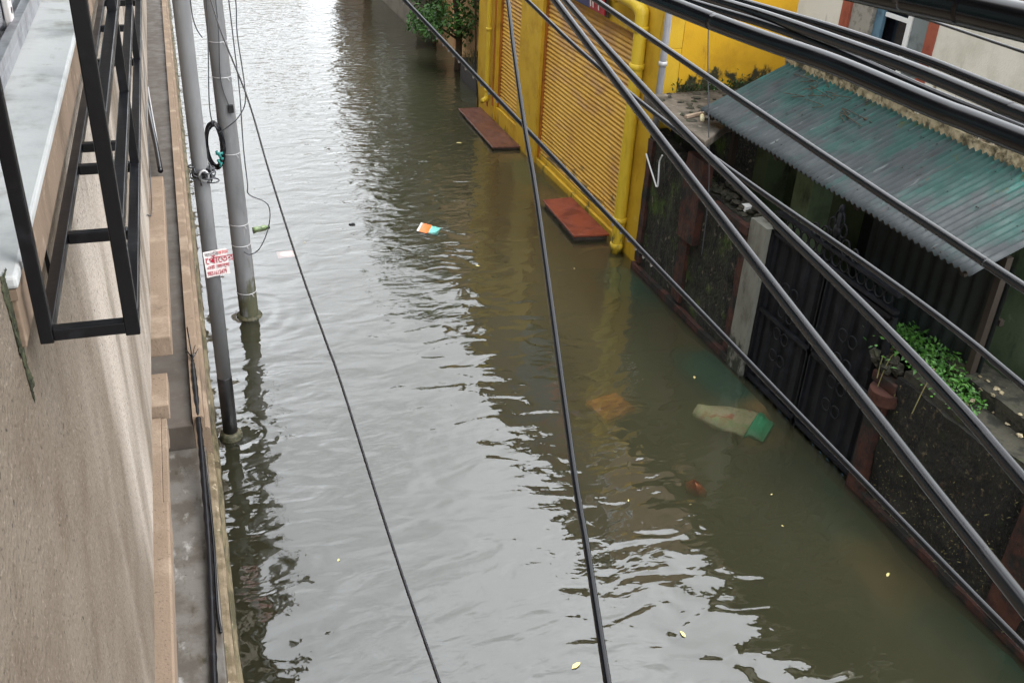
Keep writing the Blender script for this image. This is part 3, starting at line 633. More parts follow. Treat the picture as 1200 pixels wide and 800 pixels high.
# ------------------------------------------------------------------ mossy wall, slab canopy, gate
Wa = thing('boundary_wall', 'black mouldy boundary wall with red brown strips between yellow building and gate', 'wall')
def roughwall(x0, x1, y0, y1, z0, zf, nm, m_, par, amp=.02, st=.06):
    b = MB(); ny = max(2,int((y1-y0)/st)); nz_ = 16
    for i in range(ny+1):
        yy = y0+(y1-y0)*i/ny; zt = zf(yy)
        for j in range(nz_+1):
            zz = z0+(zt-z0)*j/nz_
            d = amp*(mnoise.noise((yy*3.3,zz*3.3,1))+.6*mnoise.noise((yy*9,zz*9,4)))
            b.v.append((x0+d, yy, zz))
        b.v.append((x1, yy, zt+.01*mnoise.noise((yy*8,2,2)))); b.v.append((x1, yy, z0))
    m = nz_+3
    for i in range(ny):
        for j in range(m): b.face([i*m+j, i*m+(j+1)%m, (i+1)*m+(j+1)%m, (i+1)*m+j])
    b.face(list(range(m))); b.face([ny*m+j for j in range(m)][::-1])
    return b.build(nm, m_, par)
topA = lambda v: 1.62+.05*mnoise.noise((v*2.3,0,0))+.03*mnoise.noise((v*9,0,0))+(0 if v < 9.5 else .25*(v-9.5))
roughwall(5.56, 5.78, 7.99, 10.44, -.5, topA, 'wall', M['mosswall'], Wa)
roughwall(5.50, 5.60, 7.97, 10.46, -.5, lambda v: .075+.03*mnoise.noise((v*3,5,0)), 'base_band', M['brown_paint'], Wa, .006)
for (ya, yb, zt, xx) in ((9.16,9.36,1.95,5.515),(7.975,8.10,1.60,5.515),(10.30,10.42,1.75,5.52)):
    roughwall(xx, 5.60, ya, yb, .12, lambda v: zt, 'brown_strip', M['brown_paint'], Wa, .008, .05)
roughwall(5.47, 5.60, 8.98, 9.36, .95, lambda v: 1.95, 'brown_strip', M['brown_paint'], Wa, .01, .05)
MB().box(5.49, 5.62, 7.98, 8.75, 1.50, 1.60).build('brown_coping', M['brown_paint'], Wa, bevel=.01)
db = MB()
for k in range(70):
    yy = random.uniform(8.0,9.1); db.blob((5.60+random.uniform(0,.25), yy, 1.63+random.uniform(-.01,.05)), random.uniform(.02,.06), random.uniform(.02,.07), random.uniform(.012,.035), .7, k, 7, 4)
db.build('rubble', M['coping'], Wa)
MB().box(5.63,5.72,8.28,8.37,1.64,1.70).build('white_tile', M['white_film'], Wa)
wire('white_wire', 'bent white wire hanging in a V on the black mouldy wall', [(5.50,10.40,1.56),(5.49,10.2,1.42),(5.485,10.03,1.30),(5.48,10.0,1.29),(5.48,9.97,1.32),(5.485,10.0,1.5),(5.49,10.02,1.60),(5.49,9.97,1.69)], .010, 'white_film', 'wire', 4)
wire('hanging_wire', 'thin wire hanging down past the flat mossy slab and mouldy wall', [(5.30,9.2,4.2),(5.32,9.0,3.2),(5.36,8.8,2.35),(5.44,8.75,1.7),(5.46,8.72,.95)], .006, 'thin_wire', 'wire')

cs = thing('canopy_slab', 'flat mossy concrete canopy slab between the yellow building and the tin roof', 'canopy')
MB().prism([(5.26,8.68),(5.80,9.16),(6.9,9.5),(6.9,10.49),(5.37,10.40)], 2.20, 2.30).build('slab', M['moss_slab'], cs, bevel=.015)
dbr = MB()
for k in range(40): dbr.blob((random.uniform(5.45,6.5), random.uniform(9.3,10.4), 2.305), random.uniform(.02,.07), random.uniform(.02,.07), random.uniform(.006,.02), .6, k, 7, 4)
dbr.build('debris', M['coping'], cs)
bb_ = MB().box(-.35,.35,-.02,.02,0,.03); bo = bb_.build('fallen_batten', M['plaster_tan'], cs); bo.location = (5.75,9.55,2.31); bo.rotation_euler.z = .35
MB().tube([(5.62,9.42,2.33),(5.56,9.30,2.32)], .025, 8).build('pipe_stub', M['bag_pale'], cs, True)
# plants on the slab by the yellow side wall
pm = MB()
for k in range(260):
    c = random.choice([(6.25,10.36),(6.7,10.38),(5.95,10.4),(6.5,10.3)]); p = (c[0]+random.gauss(0,.10), c[1]+random.gauss(0,.05), 2.31+abs(random.gauss(0,.07)))
    pm.leaf(p, .05, .025, Vector((random.uniform(-1,1),random.uniform(-1,.4),random.uniform(.1,1))), Vector((random.random(),random.random(),1)))
tag(pm.build('weeds', M['leaf_b']), 'small weeds growing along the foot of the yellow side wall on the slab', 'weeds')

gpst = thing('gate_post', 'dirty white gate post at the far side of the black gate', 'post')
roughwall(5.50, 5.76, 7.66, 7.965, -.5, lambda v: 1.72, 'post', M['post_white'], gpst, .005)
rp = thing('gate_pillar', 'red brown gate pillar with rounded bracket at the near side of the gate', 'post')
roughwall(5.50, 5.70, 5.56, 5.74, -.5, lambda v: 1.0, 'pillar', M['brown_paint'], rp, .006)
hd = MB(); K = 14
hd_v = []
for i in range(K+1):
    a = math.pi*i/K; hd_v.append((5.58-.17*math.sin(a), 5.62+.15*math.cos(a)))
hd.prism(hd_v, 0.98, 1.10); hd.build('bracket', M['brown_paint'], rp, bevel=.008)
MB().box(5.52, 5.76, 5.50, 5.80, 1.101, 1.20).build('cap', M['brown_paint'], rp, bevel=.012)

gt = thing('metal_gate', 'black sheet metal gate with scroll rings and finial along its top', 'gate')
def leafgate(y0, y1):
    b = MB(); k = int((y1-y0)/.022); pr = []
    for i in range(k+1):
        yy = y0+(y1-y0)*i/k; ph = (yy/.19) % 1
        pr.append((5.585 if ph < .5 else 5.615, yy))
    for xx, yy in pr:
        b.v.append((xx,yy,-.2)); b.v.append((xx,yy,1.70))
    for i in range(k): b.face([i*2,i*2+2,i*2+3,i*2+1])
    s = b.build('gate_leaf', M['gate'], gt)
    fm = MB()
    for yy in (y0,y1): fm.bar((5.57,yy,-.2),(5.57,yy,1.72),.045)
    for zz in (.05,.85,1.70): fm.bar((5.565,y0,zz),(5.565,y1,zz),.035)
    fm.build('leaf_frame', M['gate'], s)
    yc = (y0+y1)/2
    for zz in (.5,.75,1.0,1.25):
        for sg_ in (-1,1):
            MB().ring((5.55, yc+sg_*.07, zz), .06, .008, 'x', 18, 5).build('scroll_ring', M['gate'], s, True)
leafgate(5.77, 6.69); leafgate(6.71, 7.63)
MB().box(5.54,5.60,5.76,7.64,1.745,1.775).build('rail', M['gate'], gt); MB().box(5.54,5.60,5.76,7.64,1.905,1.93).build('rail', M['gate'], gt)
for i in range(14): MB().ring((5.57, 5.90+i*.125, 1.84), .055, .009, 'x', 20, 6).build('scroll_ring', M['gate'], gt, True)
for (yy, zz, R) in ((6.72,2.02,.085),(6.72,2.20,.085),(6.72,2.11,.05),(6.88,2.0,.07),(6.56,2.0,.07),(7.02,1.99,.055),(6.42,1.99,.055),(6.80,2.13,.06),(6.64,2.13,.06)):
    MB().ring((5.57,yy,zz), R, .010, 'x', 22, 6, .8, 1.05).build('scroll_ring', M['gate'], gt, True)
fi = MB(); fi.tube([(5.57,6.72,1.92),(5.57,6.72,2.30)], .022, 8); fi.blob((5.57,6.72,2.31), .03,.03,.045,.1,1); fi.blob((5.57,6.72,2.10), .03,.05,.06,.3,2); fi.build('finial', M['gate'], gt, True)
st_ = MB(); st_.box(5.53,5.55,5.86,5.92,1.1,1.14); st_.tube([(5.53,5.80,.95),(5.53,6.5,.95)], .012, 8); st_.build('bolt', M['gate'], gt)
lit = MB()
for k in (0,1,2,3,4,8,9,12,13): lit.add([(5.525,5.80+k*.12+random.uniform(-.02,.02),.012),(5.53,5.84+k*.12,.02+.02*random.random()),(5.535,5.86+k*.12,.012)],[(0,1,2)])
lit.build('blue_hem', M['blue_shutter'], gt)

# near wall with ledges
Wb = thing('boundary_wall', 'near black boundary wall with stepped mossy coping and leaf litter, right of the gate', 'wall')
topB = lambda v: 1.26+.012*mnoise.noise((v*3,1,1))
roughwall(5.56, 5.86, -3, 5.55, -.5, topB, 'wall', M['leafwall'], Wb, .03)
roughwall(5.50, 5.60, -3, 5.56, -.5, lambda v: .055+.02*mnoise.noise((v*4,5,0)), 'base_band', M['brown_paint'], Wb, .006)
roughwall(5.60, 5.86, -3, 5.52, 1.25, lambda v: 1.33+.02*mnoise.noise((v*4,8,0)), 'lower_coping', M['coping'], Wb, .015)
roughwall(5.87, 6.18, -3, 5.45, .05, lambda v: 1.46+.015*mnoise.noise((v*4,9,0)), 'upper_coping', M['coping'], Wb, .015)
roughwall(5.50, 5.58, 3.72, 4.0, .1, lambda v: 1.22, 'brown_strip', M['brown_paint'], Wb, .008, .05)
lt_ = MB()
for k in range(900):
    yy = random.uniform(2.2,5.5); zz = .08+1.15*random.random()**2
    lt_.leaf((5.53+random.uniform(-.02,.015), yy, zz), random.choice((.008,.012,.02,.035)), random.uniform(.005,.014), Vector((random.uniform(-.5,.2),random.uniform(-1,1),random.uniform(-1,.3))), Vector((-1,random.uniform(-.5,.5),random.uniform(-.5,.5))))
lt_.build('leaf_litter', M['dry'], Wb)
dl = MB()
for k in range(120):
    yy = random.uniform(2.5,5.4); dl.blob((random.uniform(5.62,6.1), yy, 1.34 if random.random()<.5 else 1.47), random.uniform(.008,.025), random.uniform(.008,.03), random.uniform(.006,.016), .6, k, 6, 4)
dl.build('rubble', M['mossy_base'], Wb)
# creeper spilling over the wall corner
cp = thing('creeper', 'bright green leafy creeper spilling over the wall corner by the gate', 'plant')
cm = MB()
for k in range(1500):
    t = random.random(); yy = 6.02-1.15*t+random.gauss(0,.05); hgt = .13*math.sin(math.pi*min(1,.25+t*.75))+.05
    p = Vector((5.83+random.gauss(0,.12)-.02*t, yy, 1.36+random.random()**.7*hgt-.04*abs(random.gauss(0,.4))))
    cm.leaf(p, random.choice((.02,.03,.045,.065))*random.uniform(.8,1.2), random.uniform(.014,.034), Vector((random.uniform(-1,.4),random.uniform(-1,1),random.uniform(-.6,.6))), Vector((random.uniform(-.6,.3),random.uniform(-.5,.3),1)))
cm.build('leaves', M['creeper'], cp)
for k in range(3):
    y0 = random.uniform(5.3,5.95); MB().tube(smooth_path([(5.8,y0,1.34),(5.62+random.uniform(-.05,.05),y0-.06,1.38),(5.48,y0-.1+random.uniform(-.1,.1),1.2-random.random()*.3)],4), .005, 5).build('stem', M['dry'], cp)
rt = MB()
for k in range(14): rt.blob((5.60+random.uniform(-.05,.05),5.72+random.uniform(-.12,.16),1.25+random.uniform(-.05,.08)), .05,.06,.05,.7,k,8,5)
rt.build('root_clump', M['coping'], cp)

# ------------------------------------------------------------------ white house with lean-to tin roof
Wh = thing('white_house', 'stained white house with red framed window rising behind the tin roof', 'house')
h = MB(); X0 = 6.62
h.box(X0, X0+.25, 8.62, 9.45, -.5, 4.2); h.box(X0, X0+.25, 5.70, 7.32, -.5, 4.2); h.box(X0, X0+.25, 7.32, 8.62, -.5, 3.10); h.box(X0, X0+.25, 7.32, 8.62, 4.05, 4.2)
h.build('wall', M['cream_wall'], Wh, bevel=.01)
MB().box(X0+.251, 11, 5.70, 5.95, -.5, 4.2).build('near_side_wall', M['far_wall_a'], Wh)
MB().box(X0+.251, 11, 9.20, 9.449, -.5, 4.2).build('far_side_wall', M['cream_wall'], Wh)
MB().box(X0-.1, 11, 5.6, 9.55, 4.2, 4.3).build('roof', M['moss_slab'], Wh, bevel=.01)
wno = bpy.data.objects.new('window', None); COL.objects.link(wno); wno.parent = Wh
for ya in (7.27, 8.55): MB().box(X0-.012, X0+.10, ya, ya+.13, 3.06, 4.1).build('jamb', M['red_frame'], wno, bevel=.006)
MB().box(X0+.02, X0+.26, 8.23, 8.548, 3.09, 4.05).build('reveal', M['grey_reveal'], wno)
MB().box(X0-.03, X0+.20, 7.40, 8.55, 3.04, 3.095).build('sill', M['grey_reveal'], wno, bevel=.005)
MB().box(X0+.16, X0+.18, 7.41, 8.228, 3.10, 4.05).build('pane', M['glass_dark'], wno)
fb = MB(); fb.box(X0+.06, X0+.11, 7.70, 7.765, 3.10, 4.05); fb.box(X0+.07,X0+.10,7.766,8.10,3.66,3.70); fb.build('frame', M['white_film'], wno, bevel=.004)
MB().box(X0+.07, X0+.11, 7.405, 7.695, 3.10, 4.05).build('shutter_leaf', M['shutter_grey'], wno, bevel=.004)
MB().box(X0+.06, X0+.10, 8.11, 8.225, 3.10, 4.05).build('shutter_leaf', M['blue_shutter'], wno, bevel=.004)
roughwall(X0-.03, X0+.1, 5.65, 9.44, 2.4, lambda v: 2.98+.05*mnoise.noise((v*2.4,3,1))+.03*mnoise.noise((v*9,3,1)), 'mossy_skirting', M['mossy_base'], Wh, .02)
MB().box(6.60, 6.615, 4.2, 9.0, -.4, 2.35).build('green_wall', M['green_wall'], Wh)
MB().box(6.3, 6.616, 9.0, 9.25, -.4, 2.2).build('green_return', M['green_wall'], Wh)
MB().box(6.0, 6.28, 7.75, 8.05, -.4, 2.40).build('porch_pillar', M['green_wall'], Wh, bevel=.01)
MB().box(6.585, 6.599, 7.0, 7.6, .1, 2.0).build('door', M['tin_dark'], Wh)

Tr = thing('tin_roof', 'corrugated teal and grey tin lean-to roof sloping down over the gate', 'roof')
def corrug(x0, z0, x1, z1, y0, y1, nm, m_, par, pitch=.076, amp=.014, wob=.01, sk=0):
    b = MB(); ny = int((y1-y0)/pitch*8); nx = 10
    for i in range(ny+1):
        yy = y0+(y1-y0)*i/ny; c = amp*math.cos(2*math.pi*yy/pitch); step_ = .006*(int(yy/.8)%2)
        for j in range(nx+1):
            t = j/nx; dx = .018*mnoise.noise((int(yy/.8)*3.7,1,1)) if j == 0 else 0
            b.v.append((x0+(x1-x0)*t+dx, yy+sk*t, z0+(z1-z0)*t+c+step_+wob*mnoise.noise((yy*1.3,t*2,6))))
    m = nx+1
    for i in range(ny):
        for j in range(nx): b.face([i*m+j, (i+1)*m+j, (i+1)*m+j+1, i*m+j+1])
    o = b.build(nm, m_, par, True)
    sl = o.modifiers.new('thickness','SOLIDIFY'); sl.thickness = .0015
    return o
corrug(5.54, 2.42, 6.62, 2.90, 5.12, 9.36, 'corrugated_sheet', M['tin'], Tr)
corrug(6.45, 2.87, 7.9, 3.40, 4.1, 5.62, 'corrugated_sheet', M['tin_green'], Tr)
rfm = MB(); rfm.bar((5.62,5.2,2.41),(5.62,9.3,2.41),.05); rfm.bar((6.15,5.2,2.645),(6.15,9.3,2.645),.05)
for yy in (5.25,6.6,7.9,9.2): rfm.bar((5.60,yy,2.37),(6.6,yy,2.82),.05)
rfm.build('rafters', M['far_frame'], Tr)
pst = MB(); pst.bar((5.95,5.2,-.3),(5.95,5.2,2.5),.06); pst.bar((5.95,9.2,-.3),(5.95,9.2,2.5),.06); pst.build('props', M['far_frame'], Tr)
hk = MB()
for k in range(46):
    t = random.choice((.12,.5,.85)); yy = random.uniform(5.2,9.3); hk.blob((5.54+1.08*t, yy, 2.42+.48*t+.014), .007,.007,.006,.1,k,6,4)
hk.build('roofing_nails', M['dark_stone'], Tr)
tw = thing('dry_twigs', 'dry dark twigs lying on the upper edge of the tin roof', 'twigs')
for k in range(14):
    yy = random.uniform(7.6,9.2); xx = random.uniform(6.15,6.5); zz = 2.42+.4444*(xx-5.54)+.02
    MB().tube(smooth_path([(xx,yy,zz),(xx+.05,yy+random.uniform(-.2,.2),zz+.05),(xx+random.uniform(-.1,.1),yy+random.uniform(-.35,.35),zz+.025)],3), .004, 5).build('twig', M['bark'], tw)
ds = thing('tin_screen', 'dark upright corrugated sheet screening the porch under the tin roof', 'screen')
b = MB(); k = 90
for i in range(k+1):
    yy = 5.15+1.65*i/k; xx = 6.02+.016*math.cos(yy*2*math.pi/.15)
    b.v.append((xx,yy,.9)); b.v.append((xx,yy,2.42))
for i in range(k): b.face([i*2,i*2+2,i*2+3,i*2+1])
b.build('sheet', M['tin_dark'], ds, True)
MB().box(6.04,6.08,5.15,6.80,1.9,1.95).build('batten', M['far_frame'], ds)

# ------------------------------------------------------------------ further up the lane
def far_house(label, x0, x1, y0, y1, z1, mt, wins, facing=-1):
    t = thing('far_house', label, 'house')
    MB().box(x0, x1, y0, y1, -.5, z1).build('wall', M[mt], t, bevel=.02)
    MB().box(x0-.25, x1+.25, y0-.1, y1+.1, z1, z1+.14).build('roof', M['moss_slab'], t, bevel=.02)
    for (yc, zc, w_, h_) in wins:
        xf = x0 if facing < 0 else x1; s = facing
        f = MB(); f.box(min(xf, xf+s*.06), max(xf, xf+s*.06), yc-w_/2-.07, yc-w_/2, zc, zc+h_); f.box(min(xf, xf+s*.06), max(xf, xf+s*.06), yc+w_/2, yc+w_/2+.07, zc, zc+h_)
        f.box(min(xf, xf+s*.06), max(xf, xf+s*.06), yc-w_/2-.07, yc+w_/2+.07, zc+h_, zc+h_+.07); f.box(min(xf, xf+s*.10), max(xf, xf+s*.10), yc-w_/2-.1, yc+w_/2+.1, zc-.06, zc)
        fo = f.build('window', M['far_frame'], t)
        MB().box(min(xf, xf+s*.02), max(xf, xf+s*.02), yc-w_/2, yc+w_/2, zc, zc+h_).build('pane', M['glass_dark'], fo)
    return t
far_house('peach plastered house beyond the yellow building, half hidden by shrubs', 6.25, 11, 18.3, 23.2, 4.6, 'peach', [(19.6,1.6,.9,1.1),(21.9,1.6,.9,1.1)])
far_house('dull grey house far up the flooded lane on the right', 5.95, 11, 23.8, 29.2, 5.6, 'far_wall_a', [(25.2,1.2,1,1.2),(27.6,1.2,1,1.2),(25.2,3.6,1,1.1),(27.6,3.6,1,1.1)])
far_house('brown house at the far end of the right row', 5.8, 11, 29.6, 34.6, 4.4, 'far_wall_b', [(31,1.2,1,1.2),(33.2,1.2,1,1.2)])
far_house('pale house continuing the left row past the tan apartment building', -8, -.9, 31, 44, 5.0, 'far_wall_c', [(34,1.2,1,1.2),(38,1.2,1,1.2),(41.5,1.2,1,1.2)], 1)
far_house('low house closing the lane far away', -4, 9, 64, 70, 3.2, 'far_wall_a', [])
lb = MB().box(5.86, 7.2, 18.42, 19.7, -.5, .42); tag(lb.build('stone_block', M['dark_stone'], bevel=.02), 'dark wet stone block at the water edge beyond the yellow building', 'block')
gr = MB()
for k in range(420):
    p = (random.uniform(5.86,6.7), random.uniform(18.45,19.6), .42); gr.leaf(p, random.uniform(.12,.34), .02, Vector((random.uniform(-.6,.4),random.uniform(-.5,.5),1)), Vector((1,random.uniform(-1,1),.1)))
go = gr.build('tall_grass', M['dry']); go['kind'] = 'stuff'; go['label'] = 'dry tall grass on the dark stone block'
def tree(name, label, x, y_, h_, cr, n_leaf, mt, low=.3, ls=.11):
    t = thing(name, label, 'tree' if 'tree' in name else 'shrub', loc=(x,y_,0))
    tr = MB(); tr.tube(smooth_path([(0,0,-.5),(.06,.05,h_*.3),(-.05,.1,h_*.6),(.05,0,h_*.85)],4), [.035*h_*(1-i/14) for i in range(13)], 10)
    cl_ = []
    for k in range(12):
        a = k*2.4; zz = h_*(low+(1-low)*random.random()**.8); rr = cr*(1-.5*abs((zz/h_-.6)))*random.uniform(.35,.95)
        c = (rr*math.cos(a), rr*math.sin(a), zz); cl_.append(c)
        tr.tube(smooth_path([(0,0,zz*.7),(c[0]*.5,c[1]*.5,zz*.88),c],3), [.012*h_*(1-i/9) for i in range(7)], 6)
    tr.build('trunk', M['bark'], t, True)
    lm = MB()
    for k in range(n_leaf):
        c = random.choice(cl_); s_ = cr*.42
        d = Vector((random.gauss(0,1),random.gauss(0,1),random.gauss(0,.8))); d = d.normalized()*random.random()**.4
        p = Vector(c)+d*s_
        lm.leaf(p, ls*random.uniform(.7,1.5), ls*.55, Vector((random.uniform(-1,1),random.uniform(-1,1),random.uniform(-1,.3))), Vector((random.uniform(-.7,.7),random.uniform(-.7,.7),1)))
    lm.build('crown', M[mt], t)
tree('broadleaf_shrub', 'green leafy shrub at the corner beyond the yellow building', 5.95, 20.3, 2.6, .95, 3000, 'leaf_a', .12)
tree('broadleaf_shrub', 'low green shrub in the water further up the lane', 6.05, 22.6, 1.3, .65, 1200, 'leaf_a', .1)
tree('broadleaf_tree', 'dark green tree leaning over the lane above the peach house', 6.4, 24.3, 6.6, 1.5, 3800, 'leaf_b', .45, .16)
tree('broadleaf_tree', 'dark tree behind the grey far house', 7.2, 29.4, 6.2, 1.6, 3000, 'leaf_b', .4, .18)

# ------------------------------------------------------------------ litter in the water
def obj(name, label, cat, mb, m_, smooth=False, bevel=0, group=None): return tag(mb.build(name, m_, None, smooth, bevel), label, cat, group)
bg_ = thing('plastic_bag', 'pale printed plastic bag with green end drifting just under the water', 'bag', loc=(5.04,7.0,-.058)); bg_.scale = (.84,.84,1); bg_.rotation_euler = (math.radians(3),math.radians(-1.8),math.radians(-50))
def bagpart(x0, x1, wa, wb, hh, nm, m_):
    b = MB(); K = 12; Lk = 14
    for i in range(Lk+1):
        t = i/Lk; w = wa+(wb-wa)*math.sin(t*math.pi/2)+.022*mnoise.noise((t*5,x0*7,2)); hh_ = hh*(.5+.5*math.sin(math.pi*min(1,.2+t)))
        for k in range(K):
            a = 2*math.pi*k/K; r = 1+.14*mnoise.noise((t*3+x0*5, math.cos(a)*1.5, math.sin(a)*1.5))
            b.v.append((x0+(x1-x0)*t, w*math.cos(a)*r+.03*math.sin(t*3+x0*4), hh_*math.sin(a)*r+.012*mnoise.noise((t*6,math.cos(a)*3,x0))))
    for i in range(Lk):
        for k in range(K): b.face([i*K+k, i*K+(k+1)%K, (i+1)*K+(k+1)%K, (i+1)*K+k])
    b.face(list(range(K))[::-1]); b.face([Lk*K+k for k in range(K)])
    b.build(nm, m_, bg_, True)
bagpart(-.46, .24, .14, .29, .045, 'pale_body', M['bag_pale']); bagpart(.241, .47, .29, .23, .05, 'green_end', M['bag_green'])
pk = thing('food_packet', 'small orange and teal food packet floating in the dark reflection', 'packet', loc=(3.21,12.2,.012)); pk.rotation_euler = (.1,.15,-.5)
def pillow(x0,x1,w,hh,nm,m_):
    b = MB(); n_ = 8
    for i in range(n_+1):
        for j in range(n_+1):
            u, v_ = i/n_, j/n_; e = (math.sin(math.pi*u)*math.sin(math.pi*v_))**.5
            b.v.append((x0+(x1-x0)*u, (v_-.5)*w+.01*mnoise.noise((u*4,v_*4,1)), hh*e))
    o_ = len(b.v)
    for i in range(n_+1):
        for j in range(n_+1):
            u, v_ = i/n_, j/n_; e = (math.sin(math.pi*u)*math.sin(math.pi*v_))**.5
            b.v.append((x0+(x1-x0)*u, (v_-.5)*w+.01*mnoise.noise((u*4,v_*4,1)), -hh*e-.001))
    for q in (0,o_):
        for i in range(n_):
            for j in range(n_): a = q+i*(n_+1)+j; b.face([a,a+1,a+n_+2,a+n_+1])
    return b, nm, m_
for (a,b_,w_,nm,m_) in ((-.13,-.10,.24,'white_edge','white_film'),(-.099,.03,.24,'orange_face','packet_orange'),(.031,.16,.22,'teal_face','packet_teal')):
    q = pillow(a,b_,w_,.016,nm,m_); q[0].build(nm, M[m_], pk, True)
q = pillow(-.12,.12,.2,.010,'x','x'); o = q[0].build('litter_scrap', M['packet_pink'], None, True); o.location = (1.23,11.85,-.007); tag(o, 'faint orange scrap just awash right of the leaning pole', 'litter')
bt = thing('plastic_bottle', 'small green plastic bottle floating right of the leaning pole', 'bottle', loc=(.99,12.72,.01)); bt.rotation_euler = (0,math.radians(88),math.radians(14))
MB().lathe((0,0,0), [(.005,-.10),(.032,-.098),(.034,-.06),(.031,0),(.034,.05),(.028,.08),(.013,.10),(.013,.118)], 16).build('body', M['bottle_green'], bt, True)
MB().lathe((0,0,.119), [(.015,0),(.015,.018),(.004,.02)], 14).build('cap', M['black_paint'], bt, True)
o = MB().prism([(-.22,-.16),(.2,-.2),(.24,.14),(-.16,.2)], -.06, .0).build('sunken_slab', M['orange_clay'], None, False, .01); o.location = (3.95,7.6,-.082); o.rotation_euler = (.05,.03,.4); tag(o, 'orange slab dimly seen sunk in the middle of the lane', 'slab')
o = MB().blob((0,0,0), .09,.12,.05,.7,4).build('sunken_lump', M['rust'], None, True); o.location = (4.14,6.1,-.06); tag(o, 'small rusty lump sunk below the ripples right of centre', 'lump')
for i, (x, yy, s, lab) in enumerate(((2.284,4.444,.045,'yellow dead leaf floating at the bottom edge of the lane'),(3.169,4.497,.035,'pale leaf floating near the bottom right of the bright reflection'),(4.664,15.65,.06,'yellow leaf floating off the brown doorstep'),(5.0,7.75,.03,'tiny leaf floating beside the sunken bag'),(3.54,10.92,.03,'tiny pale leaf floating midway up the lane'),(5.1,4.6,.03,'small leaf floating by the near black wall'))):
    b = MB(); b.add([(-s,0,.004),(-s*.3,s*.42,.008),(s*.5,s*.3,.010),(s,0,.004),(s*.4,-s*.34,.009),(-s*.4,-s*.36,.007)], [(0,1,2,3,4,5)])
    o = b.build('floating_leaf', M['yellow_leaf']); o.location = (x,yy,.002); o.rotation_euler.z = i*1.3+.4; tag(o, lab, 'leaf', 'leaves floating on the flood')
rl = random.Random(31)
for i in range(20):
    if i < 12: x, yy = rl.uniform(3.2,5.3), rl.uniform(4.4,11.5)
    else: x, yy = rl.uniform(.5,3.5), rl.uniform(5,15)
    q = rl.uniform(.008,.02); b = MB(); b.add([(-q,0,.002),(0,q*.4,.004),(q,0,.002),(0,-q*.5,.003)], [(0,1,2,3)])
    o = b.build('leaf_scrap', M['yellow_leaf'] if rl.random() < .5 else M['dry']); o.location = (x,yy,.002); o.rotation_euler.z = rl.uniform(0,6); tag(o, 'tiny pale leaf scrap floating loose on the flood water', 'leaf scrap', 'leaf scraps scattered on the flood')
o = MB().blob((0,0,0), .05,.03,.02,.6,8).build('floating_clod', M['dark_stone'], None, True); o.location = (2.235,12.6,0); tag(o, 'small dark clod floating in the bright sky reflection', 'clod')

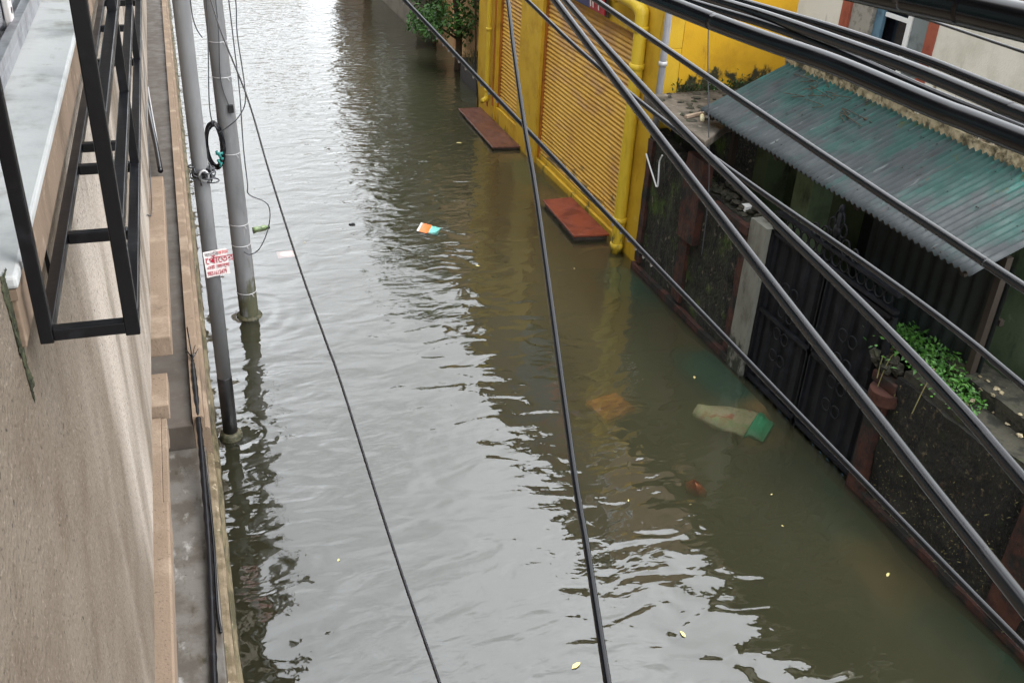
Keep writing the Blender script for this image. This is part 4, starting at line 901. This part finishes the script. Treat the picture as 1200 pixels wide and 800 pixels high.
# ------------------------------------------------------------------ overhead cables
CAB = {
'C1': (.0065, 'cable_grey', [(0.37,4.227,5.302),(0.752,3.174,4.87),(0.867,2.857,4.739),(0.966,2.56,4.626),(1.05,2.279,4.529),(1.117,2.013,4.45),(1.168,1.764,4.39),(1.202,1.531,4.347),(1.222,1.316,4.32),(1.228,1.12,4.307),(1.224,0.945,4.306),(1.211,0.788,4.315),(1.147,-0.008,4.361)], 'thin grey cable with water drops running low along the right hand kerb'),
'C2': (.0064, 'cable', [(1.271,4.002,5.344),(1.011,2.911,4.916),(0.956,2.685,4.827),(0.882,2.359,4.702),(0.836,2.14,4.622),(0.752,1.788,4.501),(0.637,1.341,4.381),(0.594,1.168,4.351),(0.52,0.903,4.328),(0.307,0.135,4.261)], 'black cable crossing the middle of the lane from top to bottom'),
'C3': (.0064, 'cable', [(0.442,8.67,3.801),(0.469,8.085,3.659),(0.546,7.117,3.431),(0.573,6.23,3.208),(0.612,5.268,2.978),(0.65,4.59,2.835),(0.668,4.249,2.772),(0.683,3.155,2.622),(0.689,2.411,2.6),(0.695,1.612,2.577)], 'black cable sloping from the leaning pole down over the bright water'),
'C4': (.0070, 'cable_grey', [(1.084,4.541,5.081),(1.236,3.378,4.827),(1.284,3.011,4.747),(1.327,2.699,4.69),(1.364,2.427,4.65),(1.394,2.185,4.624),(1.416,1.968,4.607),(1.431,1.77,4.597),(1.437,1.587,4.592),(1.436,1.418,4.589),(1.426,1.259,4.588),(1.408,1.11,4.587),(1.314,0.316,4.583)], 'thin grey cable crossing under the twin thick cables, passing over gate and creeper'),
'C5': (.0120, 'cable_grey', [(1.237,4.212,5.142),(1.207,3.039,4.894),(1.196,2.612,4.804),(1.185,2.256,4.732),(1.171,1.953,4.677),(1.154,1.69,4.635),(1.133,1.46,4.605),(1.108,1.258,4.587),(1.08,1.079,4.578),(1.049,0.922,4.576),(1.016,0.783,4.582),(0.982,0.661,4.592),(0.766,-0.106,4.659)], 'thick grey cable sagging across the white gate post, lower of the crossing pair'),
'C6': (.0101, 'cable', [(1.205,4.037,5.128),(1.173,2.855,4.925),(1.163,2.473,4.86),(1.156,2.163,4.813),(1.149,1.902,4.779),(1.141,1.678,4.756),(1.13,1.48,4.74),(1.116,1.305,4.73),(1.097,1.146,4.724),(1.074,1.002,4.721),(1.046,0.87,4.721),(1.013,0.748,4.723),(0.807,-0.025,4.737)], 'thick glossy black cable slanting over the gate, upper of the crossing pair'),
'C7': (.0080, 'cable_grey', [(1.18,3.95,5.047),(1.227,2.755,4.944),(1.238,2.476,4.92),(1.245,2.232,4.901),(1.249,2.015,4.886),(1.25,1.822,4.875),(1.247,1.648,4.867),(1.24,1.491,4.863),(1.231,1.349,4.861),(1.22,1.219,4.862),(1.205,1.101,4.865),(1.189,0.993,4.869),(1.069,0.203,4.904)], 'grey cable crossing the lower half of the corrugated tin roof'),
'C8': (.0140, 'cable', [(0.531,2.726,5.247),(0.813,1.562,5.182),(0.848,1.418,5.174),(0.872,1.303,5.171),(0.897,1.163,5.17),(0.917,0.972,5.164),(0.922,0.834,5.166),(0.952,0.035,5.172)], 'thick black cable lowest in the bundle above the tin roof'),
'Ca': (.0110, 'cable', [(1.092,3.15,5.058),(1.148,1.952,5.101),(1.158,1.745,5.108),(1.161,1.521,5.113),(1.155,1.298,5.119),(1.136,1.071,5.123),(1.132,1.038,5.124),(1.038,0.245,5.161)], 'glossy black cable in the middle of the bundle before the white house'),
'Cb': (.0080, 'cable', [(0.851,3.159,5.09),(1.092,1.983,5.096),(1.146,1.722,5.097),(1.174,1.532,5.092),(1.194,1.294,5.082),(1.198,1.09,5.082),(1.213,0.29,5.081)], 'thinner black cable second from the bottom of the bundle above the tin roof'),
'Cc': (.0080, 'cable_grey', [(1.098,3.125,5.065),(1.189,1.929,5.105),(1.202,1.753,5.111),(1.211,1.574,5.117),(1.211,1.346,5.122),(1.197,1.107,5.124),(1.148,0.308,5.134)], 'grey cable topmost of the bundle, passing under the red framed window'),
'C10': (.0180, 'cable', [(0.619,2.174,5.272),(0.758,0.982,5.312),(0.767,0.904,5.315),(0.773,0.821,5.319),(0.776,0.744,5.322),(0.801,-0.055,5.354)], 'thickest black cable nearest the viewer at the top right corner'),
'C11': (.0025, 'cable', [(1.603,2.968,5.052),(1.398,1.789,5.129),(1.367,1.609,5.141),(1.343,1.485,5.149),(1.282,1.213,5.164),(1.108,0.434,5.209)], 'thin black wire crossing the red framed window'),
'C12': (.0025, 'cable', [(2.068,2.74,4.973),(1.522,1.682,5.117),(1.354,1.357,5.162),(1.281,1.219,5.18),(0.909,0.517,5.274)], 'thin black wire just under the thickest cable, top right'),
}
for key, (r, m_, pts, lab) in CAB.items():
    nm = 'overhead_wire' if r < .004 else 'overhead_cable'
    path = smooth_path(pts, 8)
    b = MB().tube(path, r, 16)
    if key == 'C1':
        t = thing(nm, lab, 'cable', 'overhead cables')
        b.build('sheath', M[m_], t, True)
        P = [p for p in path if 2.7 < p.y < 3.25 or 2.0 < p.y < 2.2]
        for i, p in enumerate(P[::1]):
            d = MB().blob((p.x, p.y, p.z-r-.004), .0035,.0035,.0055,.05,i,8,6); d.build('water_drop', M['wire_tie'], t, True)
    else:
        tag(b.build(nm, M[m_], None, True), lab, 'cable', 'overhead cables')
